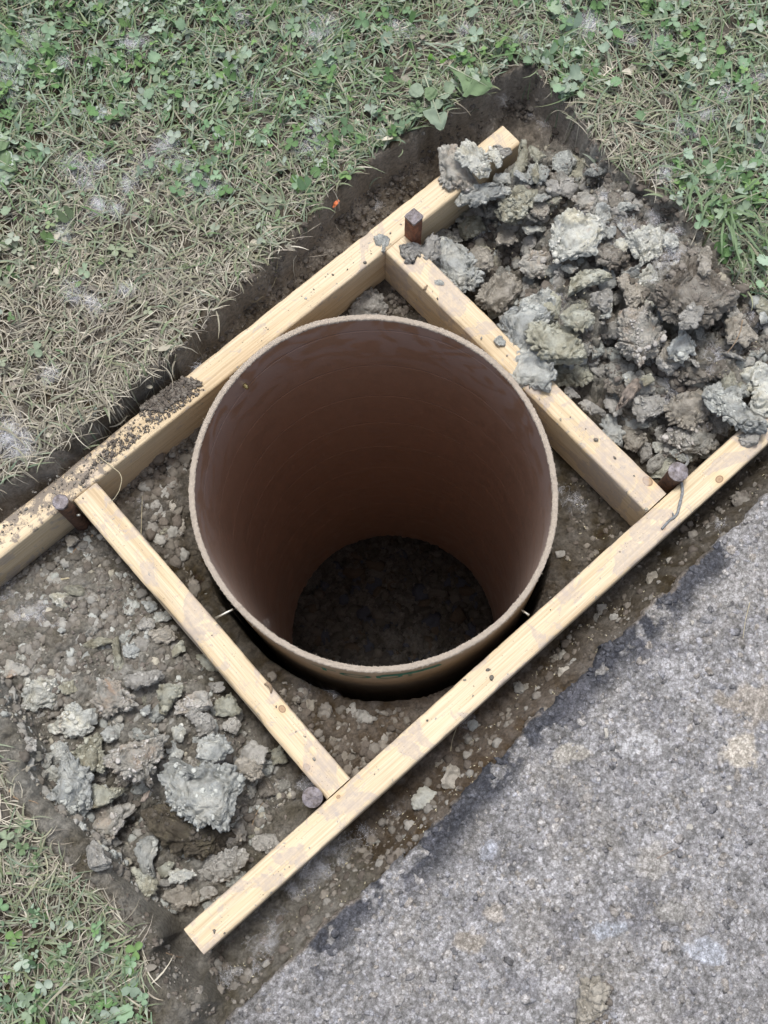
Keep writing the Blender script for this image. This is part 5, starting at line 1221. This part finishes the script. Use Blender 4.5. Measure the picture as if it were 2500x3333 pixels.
# pale grain-like seeds
m, t, b = new_mat('seed', .6, .3); b.inputs['Base Color'].default_value = (.55, .50, .34, 1); M['seed'] = m
X, Y, Z = scatter_px([(1659, 980), (1659, 1100), (1300, 1420), (880, 1850), (560, 2150), (480, 2080), (900, 1690), (1250, 1350)], 420, rng)
X2, Y2, Z2 = scatter_px([(1190, 1000), (1380, 1130), (1180, 1290), (1190, 1100)], 90, rng)
X3, Y3, Z3 = scatter_px([(0, 0), (1659, 0), (1659, 900), (1100, 300), (0, 1000)], 130, rng); Z3 = Z3 + .008
X4, Y4, Z4 = scatter_px(pR, 70, rng); Z4 = Z4 + .03
X = np.concatenate([X, X2, X3, X4]); Y = np.concatenate([Y, Y2, Y3, Y4]); Z = np.concatenate([Z, Z2, Z3, Z4]); m_ = np.hypot(X, Y) > .27; m_ &= sdist(AS, X, Y) > 0
X, Y, Z = X[m_], Y[m_], Z[m_]
v, f = ico(2); n = len(X); a = rng.uniform(0, 6.28, n); s = rng.uniform(.0009, .0015, n)
P = v[None] * np.array([1.0, .36, .32]); P = P[..., :] * s[:, None, None]; P = np.stack([P[..., 0] * np.cos(a)[:, None] - P[..., 1] * np.sin(a)[:, None], P[..., 0] * np.sin(a)[:, None] + P[..., 1] * np.cos(a)[:, None], P[..., 2]], -1) + np.stack([X, Y, Z + .003], 1)[:, None]
tag(mesh('fallen_seeds', P.reshape(-1, 3), (f[None] + (np.arange(n) * len(v))[:, None, None]).reshape(-1, 3), M['seed']), 'tiny pale seeds sprinkled over soil and grass', 'seeds', kind='stuff')

# ------------------------------------------------------------ single plants, twigs and scraps
def mat_plain(name, c, rough=.7, var=.25, sc=120, trans=.0):
    m, t, b = new_mat(name, rough, .3); p = geo(t)
    r = ramp(t, noise_n(t, p, sc, 5, .6).outputs[0], [(.3, tuple(x * (1 - var) for x in c)), (.7, tuple(x * (1 + var) for x in c))]); L(t, r.outputs[0], b.inputs['Base Color'])
    bump(t, b, noise_n(t, p, sc * 3, 4, .6).outputs[0], .0006, .7)
    if trans:
        tr = t.nodes.new('ShaderNodeBsdfTranslucent'); L(t, r.outputs[0], tr.inputs[0]); mx = t.nodes.new('ShaderNodeMixShader'); mx.inputs[0].default_value = trans
        L(t, b.outputs[0], mx.inputs[1]); L(t, tr.outputs[0], mx.inputs[2]); L(t, mx.outputs[0], t.nodes['Material Output'].inputs[0])
    return m
M['weed'] = mat_plain('weed_leaf', (.155, .225, .115), .55, .2, 60, .2)
M['weed2'] = mat_plain('dusty_leaf', (.24, .30, .215), .65, .15, 70, .2)
M['bright'] = mat_plain('fresh_leaf', (.11, .24, .035), .5, .2, 60, .25)
M['rib'] = mat_plain('leaf_rib', (.36, .38, .27), .6, .1)
M['twig'] = mat_plain('grey_twig', (.20, .205, .205), .9, .35, 300)
M['root'] = mat_plain('dry_root', (.26, .19, .125), .85, .3, 300)
M['strawm'] = mat_plain('straw_stem', (.42, .37, .25), .7, .2, 200)
M['rot'] = mat_plain('rotten_wood', (.22, .185, .155), .95, .45, 140)
M['orange'] = mat_plain('orange_leaf', (.50, .14, .05), .6, .2, 200)
M['pebble'] = mat_plain('pebble', (.40, .375, .33), .7, .15, 200)
def leaf(par, pts, z0, z1, mat, rib=True, arch=.004, name='leaf'):
    """pts: outline in the picture, first point = stalk end; height goes z0 (stalk) -> z1 (tip)"""
    A = np.array(pts, float); b0 = A[0]; far_ = A[np.argmax(np.hypot(*(A - b0).T))]; ax = (far_ - b0); Ln = np.linalg.norm(ax); ax /= Ln
    # resample outline
    Q = []
    for i in range(len(A)):
        a, b_ = A[i], A[(i + 1) % len(A)]; k = max(1, int(np.linalg.norm(b_ - a) / 3))
        Q += [a + (b_ - a) * j / k for j in range(k)]
    Q = np.array(Q); s = np.clip((Q - b0) @ ax / Ln, 0, 1); mid = b0 + s[:, None] * ax * Ln
    def P(q, ss, off):
        zz = z0 + (z1 - z0) * ss + arch * math.sin(ss * 3.14) + off; return at(q[0], q[1], zz)
    nrm_ = np.array([-ax[1], ax[0]])
    V = []; rows = [1.0, .66, .33, .0]
    for r in rows:
        for q, ss, m_ in zip(Q, s, mid):
            qq = m_ + (q - m_) * r; d = abs((qq - m_) @ nrm_) * K / FPX * 1.5
            V.append(P(qq, ss, d * .22 + .0012 * math.sin(ss * 22 + r * 3)))
    n = len(Q); V = np.array(V); i = (np.arange(3) * n)[:, None]; j = np.arange(n)[None]
    F = np.stack([i + j, i + (j + 1) % n, i + n + (j + 1) % n, i + n + j], -1).reshape(-1, 4)
    o = mesh(name, V - np.array(par.location), F, M[mat], par)
    if rib:
        pp = np.array([P(b0 + ax * Ln * u, u, .0006) for u in np.linspace(0, .93, 14)]) - np.array(par.location)
        v2, f2 = tube_mesh(pp, np.linspace(.0011, .0003, 14), 6); mesh('leaf_rib', v2, f2, M['rib'], o)
    return o
def X6(pts): return [(863 + a * .16, 86.5 + b * .16) for a, b in pts]   # coordinates of one enlarged view
def plant(px, py, label, cat='plant', name='weed_plant', group=None):
    p, g = on_ground(px, py); e = empty(name, (p[0], p[1], g)); tag(e, label, cat, group); return e
dz = Z_LAWN
e = plant(975, 160, 'green dandelion with toothed leaves hanging over the pit corner', name='dandelion')
leaf(e, X6([(650, 340), (720, 430), (790, 500), (830, 590), (860, 690), (905, 720), (845, 755), (900, 775), (950, 735), (1040, 758), (1130, 735), (1240, 650), (1258, 610), (1235, 575), (1180, 560), (1120, 480), (1090, 560), (1040, 600), (1000, 520), (960, 430), (950, 560), (900, 520), (880, 440), (850, 520), (760, 450)]), dz + .02, dz + .016, 'weed', arch=.008)
leaf(e, X6([(870, 500), (905, 400), (900, 330), (930, 380), (960, 440), (980, 520), (940, 560)]), dz + .02, dz + .022, 'weed2')
leaf(e, X6([(1110, 470), (1100, 380), (1140, 300), (1190, 380), (1200, 480), (1150, 500)]), dz + .016, dz + .018, 'weed2')
e = plant(925, 200, 'dusty broad-leaved dandelion with a long pale ribbed leaf over the bank', name='dandelion')
leaf(e, X6([(340, 480), (400, 640), (410, 780), (430, 900), (400, 940), (310, 960), (330, 1020), (400, 1090), (420, 1130), (470, 1150), (500, 1195), (545, 1220), (590, 1210), (625, 1120), (645, 1040), (640, 980), (600, 960), (550, 1000), (500, 1010), (470, 960), (440, 800), (400, 640), (370, 480)]), dz + .018, dz + .012, 'weed2', arch=.006)
leaf(e, X6([(300, 600), (230, 570), (160, 610), (115, 700), (150, 760), (210, 780), (290, 760), (335, 700)]), dz + .016, dz + .02, 'weed2', False)
leaf(e, X6([(340, 650), (360, 640), (440, 630), (510, 680), (520, 740), (480, 800), (400, 825), (340, 770)]), dz + .022, dz + .02, 'weed', False)
leaf(e, X6([(510, 760), (560, 720), (620, 720), (690, 700), (680, 750), (620, 800), (560, 790)]), dz + .018, dz + .014, 'weed2')
leaf(e, X6([(430, 830), (500, 790), (580, 810), (600, 870), (540, 930), (470, 930)]), dz + .014, dz + .012, 'weed2', False)
leaf(e, X6([(330, 480), (300, 540), (320, 620), (380, 640), (440, 600), (440, 520), (400, 470)]), dz + .012, dz + .01, 'weed2')
e = plant(905, 240, 'low weed with small fresh green leaves left of the dusty dandelion')
for pts in ([(230, 930), (150, 860), (160, 830), (230, 880)], [(230, 920), (215, 850), (250, 800), (290, 850), (270, 900)], [(240, 920), (300, 900), (330, 950), (290, 980), (240, 960)], [(120, 920), (200, 900), (240, 960), (170, 950)]): leaf(e, X6(pts), dz + .012, dz + .018, 'weed', False)
e = plant(960, 135, 'sprig with three bright yellow-green leaves above the dandelions')
for pts in ([(660, 240), (600, 250), (545, 270), (540, 320), (590, 310)], [(650, 240), (700, 200), (760, 200), (765, 235), (700, 265)], [(395, 300), (380, 240), (410, 180), (450, 190), (440, 250)]): leaf(e, X6(pts), dz + .016, dz + .022, 'bright', False)
e = plant(8, 345, 'broad plantain leaves cut by the left edge of the view', name='plantain')
leaf(e, [(-30, 300), (0, 298), (24, 306), (12, 322), (-30, 338)], dz + .02, dz + .02, 'weed')
leaf(e, [(-30, 330), (10, 320), (28, 336), (40, 370), (20, 372), (-30, 352)], dz + .018, dz + .012, 'weed')
leaf(e, [(-30, 352), (10, 360), (34, 382), (20, 390), (-30, 380)], dz + .014, dz + .01, 'weed2')
def grass_plant(px, py, label, blades_, mat, z=None):
    p, g = on_ground(px, py); e = empty('grass_tuft', (p[0], p[1], g)); tag(e, label, 'grass tuft')
    zb = g if z is None else z
    for pts, w in blades_:
        A = np.array(pts, float); m_ = 12; s = np.linspace(0, 1, m_); sk = np.linspace(0, 1, len(A)); x = np.interp(s, sk, A[:, 0]); y = np.interp(s, sk, A[:, 1])
        W = np.array([at(a, b_, zb + .006 + .022 * math.sin(u * 2.6)) for a, b_, u in zip(x, y, s)]); T = np.gradient(W, axis=0); S = np.cross(T, [0, 0, 1]); S /= np.linalg.norm(S, axis=1)[:, None]
        ww = (w * np.sin(np.clip(s * .9 + .1, 0, 1) ** .7 * np.pi) * .5 + .0002)[:, None]
        V = np.stack([W - S * ww, W + [0, 0, -.0006], W + S * ww], 1).reshape(-1, 3) - np.array(e.location)
        i = (np.arange(m_ - 1) * 3)[:, None] + np.array([0, 1])[None]; F = np.stack([i, i + 1, i + 4, i + 3], -1).reshape(-1, 4)
        mesh('blade', V, F, M[mat], e)
    return e
random.seed(5)
bl = []
for (ax0, ay0, bx, by) in [(1500, 400, 1520, 480), (1545, 440, 1640, 430), (1560, 450, 1659, 480), (1560, 460, 1590, 560), (1575, 450, 1600, 590), (1580, 470, 1655, 560), (1600, 480, 1659, 530), (1590, 500, 1610, 600), (1610, 440, 1680, 440), (1570, 430, 1540, 500), (1600, 420, 1650, 380), (1540, 410, 1480, 460), (1560, 420, 1510, 490), (1620, 500, 1680, 570), (1565, 470, 1560, 560), (1640, 480, 1690, 500), (1530, 400, 1600, 400), (1550, 395, 1620, 370), (1500, 395, 1490, 470), (1585, 440, 1600, 520), (1600, 450, 1650, 500), (1615, 520, 1625, 600)]:
    mx, my = (ax0 + bx) / 2 + random.uniform(-14, 14), (ay0 + by) / 2 - random.uniform(2, 16); bl.append(([(ax0, ay0), (mx, my), (bx, by)], random.uniform(.0026, .0042)))
grass_plant(1560, 440, 'lush broad-bladed grass tuft spilling over the right rim of the pit', bl, 'weed', dz + .004)
grass_plant(465, 2185, 'bright green grass sprig growing at the bottom end of the trench', [([(458, 2225), (464, 2190), (473, 2153)], .0042), ([(440, 2230), (425, 2200), (418, 2190)], .0035), ([(450, 2230), (435, 2212), (430, 2200)], .003)], 'bright', -.06)
grass_plant(410, 2100, 'small tuft at the lawn edge in the lower left', [([(250, 2000), (262, 1980), (275, 1955)], .002), ([(240, 2010), (225, 1990), (215, 1975)], .002)], 'weed', dz) if False else None
def clovers(px, py, label, spots):
    e = plant(px, py, label, name='clover_plant'); 
    for cx, cy, r in spots:
        for k in range(3):
            a = random.random() * .6 + k * 2.09; c = (cx, cy); o = leaflet('clover'); ca, sa = math.cos(a), math.sin(a)
            leaf(e, [(cx + r * (x * ca - y * sa), cy + r * (x * sa + y * ca)) for x, y in o], dz + .008, dz + .012, 'weed', False, .002, 'leaflet')
clovers(55, 1835, 'dark green clover with a large round leaf on the bare soil at lower left', [(48, 1832, 17), (72, 1872, 11), (78, 1848, 9)])
clovers(130, 2050, 'clover plant in the grass at the lower left corner', [(70, 2035, 13), (110, 2080, 14), (150, 2090, 14), (60, 2070, 12), (130, 2060, 10)])
clovers(200, 2150, 'clover plant at the bottom edge by the bare soil strip', [(190, 2160, 10), (210, 2150, 11), (200, 2180, 9), (185, 2130, 8)])
def px_tube(name, pts, r, mat, label, z=None, lift=.003, cat='twig', taper=.6, group=None, n=None):
    A = np.array(pts, float); n = n or max(8, len(A) * 5); s = np.linspace(0, 1, n); sk = np.linspace(0, 1, len(A)); x = np.interp(s, sk, A[:, 0]); y = np.interp(s, sk, A[:, 1])
    k = np.array([1, 2, 3, 2, 1.]) / 9; x = np.convolve(np.pad(x, 2, 'edge'), k, 'valid'); y = np.convolve(np.pad(y, 2, 'edge'), k, 'valid')
    W = []
    for a, b_ in zip(x, y):
        if z is None: p, g = on_ground(a, b_, lift); W.append([p[0], p[1], g + lift])
        else: W.append(at(a, b_, z))
    W = np.array(W)
    if z is None: W[:, 2] = np.convolve(np.pad(W[:, 2], 3, 'edge'), np.ones(7) / 7, 'valid') + .001
    q = np.linspace(0, 1, n) * 40
    V, F = tube_mesh(W, r * np.linspace(1, taper, n) * (1 + .22 * perlin(q, q * 0, seed=int(pts[0][0]))), 8); c = W.mean(0)
    o = mesh(name, V - c, F, M[mat], loc=c); return tag(o, label, cat, group)
tw = px_tube('twig', [(1472, 1040), (1475, 1062), (1468, 1090), (1464, 1108), (1456, 1118), (1447, 1122), (1428, 1144)], .0021, 'twig', 'crooked grey twig lying across the front board below the stake', z=.0022, taper=.75, n=36)
q = at(1456, 1118, .0022); V, F = tube_mesh([at(1456, 1118, .0022), at(1453, 1107, .003)], [.0013, .0008], 6); o = mesh('side_shoot', V, F, M['twig']); to_parent(o, tw)
px_tube('twig', [(1478, 960), (1482, 985), (1486, 1000), (1474, 1012)], .0030, 'twig', 'thicker grey twig end standing behind the purple grey stake', lift=.03)
px_tube('root', [(28, 1720), (40, 1727), (60, 1728), (76, 1732), (84, 1737)], .0011, 'root', 'thin dry root on the bare soil at the left edge', cat='root', taper=.3)
px_tube('root', [(22, 1690), (26, 1700), (20, 1712)], .0018, 'root', 'short thick root piece at the left edge', cat='root')
px_tube('root', [(358, 2058), (370, 2062), (384, 2067), (398, 2067)], .0010, 'root', 'pale root end sticking out of the bank beside the front board', cat='root', taper=.4)
px_tube('straw', [(300, 1222), (330, 1214), (352, 1214)], .0016, 'strawm', 'short piece of straw on the crumbs', cat='straw') if False else None
px_tube('straw', [(110, 1252), (130, 1252), (156, 1248)], .0020, 'strawm', 'short flat straw piece left of the left cross board', cat='straw')
px_tube('straw', [(152, 1198), (172, 1180), (204, 1154)], .0022, 'root', 'wood splinter lying at the foot of the left stake', cat='splinter')
px_tube('straw', [(305, 1158), (306, 1120), (308, 1068)], .0005, 'strawm', 'upright thin straw left of the tube', cat='straw', lift=.004)
px_tube('rootlet', [(204, 978), (235, 1003), (258, 1020), (264, 1035), (258, 1060), (245, 1080), (232, 1086)], .0006, 'strawm', 'fine curled rootlet bridging the back board and the left cross board', z=.004, cat='rootlet', n=40)
px_tube('rootlet', [(600, 560), (598, 590), (592, 620), (570, 640), (550, 655), (545, 650)], .0007, 'strawm', 'curled stem hanging down the soil bank from the lawn', lift=.004, cat='stem', n=30)
px_tube('rootlet', [(1560, 690), (1558, 740), (1530, 800), (1510, 820)], .0009, 'root', 'long dry root lying over the tan clod at the right', lift=.06, cat='root', taper=.3) if False else px_tube('rootlet', [(1604, 690), (1598, 720), (1585, 745), (1568, 765)], .0009, 'root', 'long dry root lying over the tan clod at the right', lift=.05, cat='root', taper=.4)
px_tube('straw', [(972, 1635), (976, 1600), (990, 1562)], .0006, 'strawm', 'thin stalk in the trench near the asphalt', cat='straw', lift=.004)
px_tube('straw', [(1620, 1300), (1610, 1340), (1604, 1385)], .0005, 'strawm', 'fine curved fibre on the asphalt at the right', z=Z_ASPH + .002, cat='fibre', n=24)
px_tube('twig', [(1418, 1855), (1436, 1846), (1450, 1838), (1468, 1830)], .0012, 'rot', 'thin dark twig stuck to a mud patch on the asphalt', z=Z_ASPH + .002, cat='twig', taper=.3, n=24)
px_tube('straw', [(535, 735), (525, 700), (512, 690)], .0006, 'strawm', 'loose stem', cat='straw') if False else None
px_tube('root', [(542, 1795), (548, 1770), (560, 1745), (575, 1725)], .0009, 'root', 'thin fork of root beside the front board near the low stake', cat='root', taper=.4)
px_tube('dead_stalk', [(1405, 640), (1418, 655), (1424, 675), (1430, 695)], .0028, 'twig', 'weathered grey stalk sticking out left of the largest brown lump', lift=.04, cat='stalk')
clod('B', [(1000, 900), (1010, 880), (1060, 800), (1090, 775), (1118, 785), (1115, 815), (1060, 860), (1015, 900)], 'rot', 'piece of pale rotten wood with ragged ends in the right heap', lift=.045, thick=.5, name='rotten_wood', cat='wood piece', crumb=.2)
clod('D', [(860, 980), (900, 945), (890, 1010), (850, 1060), (835, 1040)], 'rot', 'dark weathered wood chip standing above the dark rounded clod', lift=.045, thick=.4, name='wood_chip', cat='wood chip', crumb=.1)
for zc, pts, lb in (('E', [(1303, 520), (1315, 505), (1335, 508), (1340, 525), (1325, 535), (1308, 530)], 'round cream pebble lying loose on the asphalt'), ('E', [(950, 95), (965, 92), (972, 120), (965, 150), (955, 150)], 'narrow pale stone chip upright in the asphalt'), ('E', [(1478, 340), (1500, 340), (1505, 358), (1485, 365)], 'small white pebble at the right of the asphalt'), ('F', [(1322, 690), (1335, 688), (1342, 700), (1330, 710)], 'small cream pebble near the dark asphalt edge'), ('E', [(1360, 340), (1378, 350), (1382, 372), (1368, 378)], 'grey oval pebble in the asphalt under the cream mud spot')):
    clod(zc, pts, 'pebble', lb, z=Z_ASPH, thick=.6, name='pebble', cat='pebble', crumb=0, group='pebbles on the asphalt')
# orange scrap of leaf at the lawn edge
e = plant(726, 441, 'small orange leaf scrap at the lawn edge above the back board', 'leaf scrap', 'leaf_scrap'); leaf(e, [(718, 446), (722, 436), (731, 430), (734, 434), (727, 444), (720, 450)], dz + .0, dz + .004, 'orange', False)
# curl of bark on the left cross board, bark fleck on the right one
V, F = tube_mesh([at(572, 1478, .001), at(577, 1476, .0035), at(583, 1482, .004), at(586, 1490, .002), at(585, 1497, .0008)], [.0012, .0026, .0026, .0018, .0009], 8); o = mesh('bark_curl', V, F, M['root']); to_parent(o, bL)
V, F = tube_mesh([at(915, 627, .0005), at(918, 622, .003), at(923, 616, .001)], [.0011, .0017, .0009], 8); o = mesh('bark_fleck', V, F, M['root']); to_parent(o, bR)
# small flakes of wood and earth by the joints
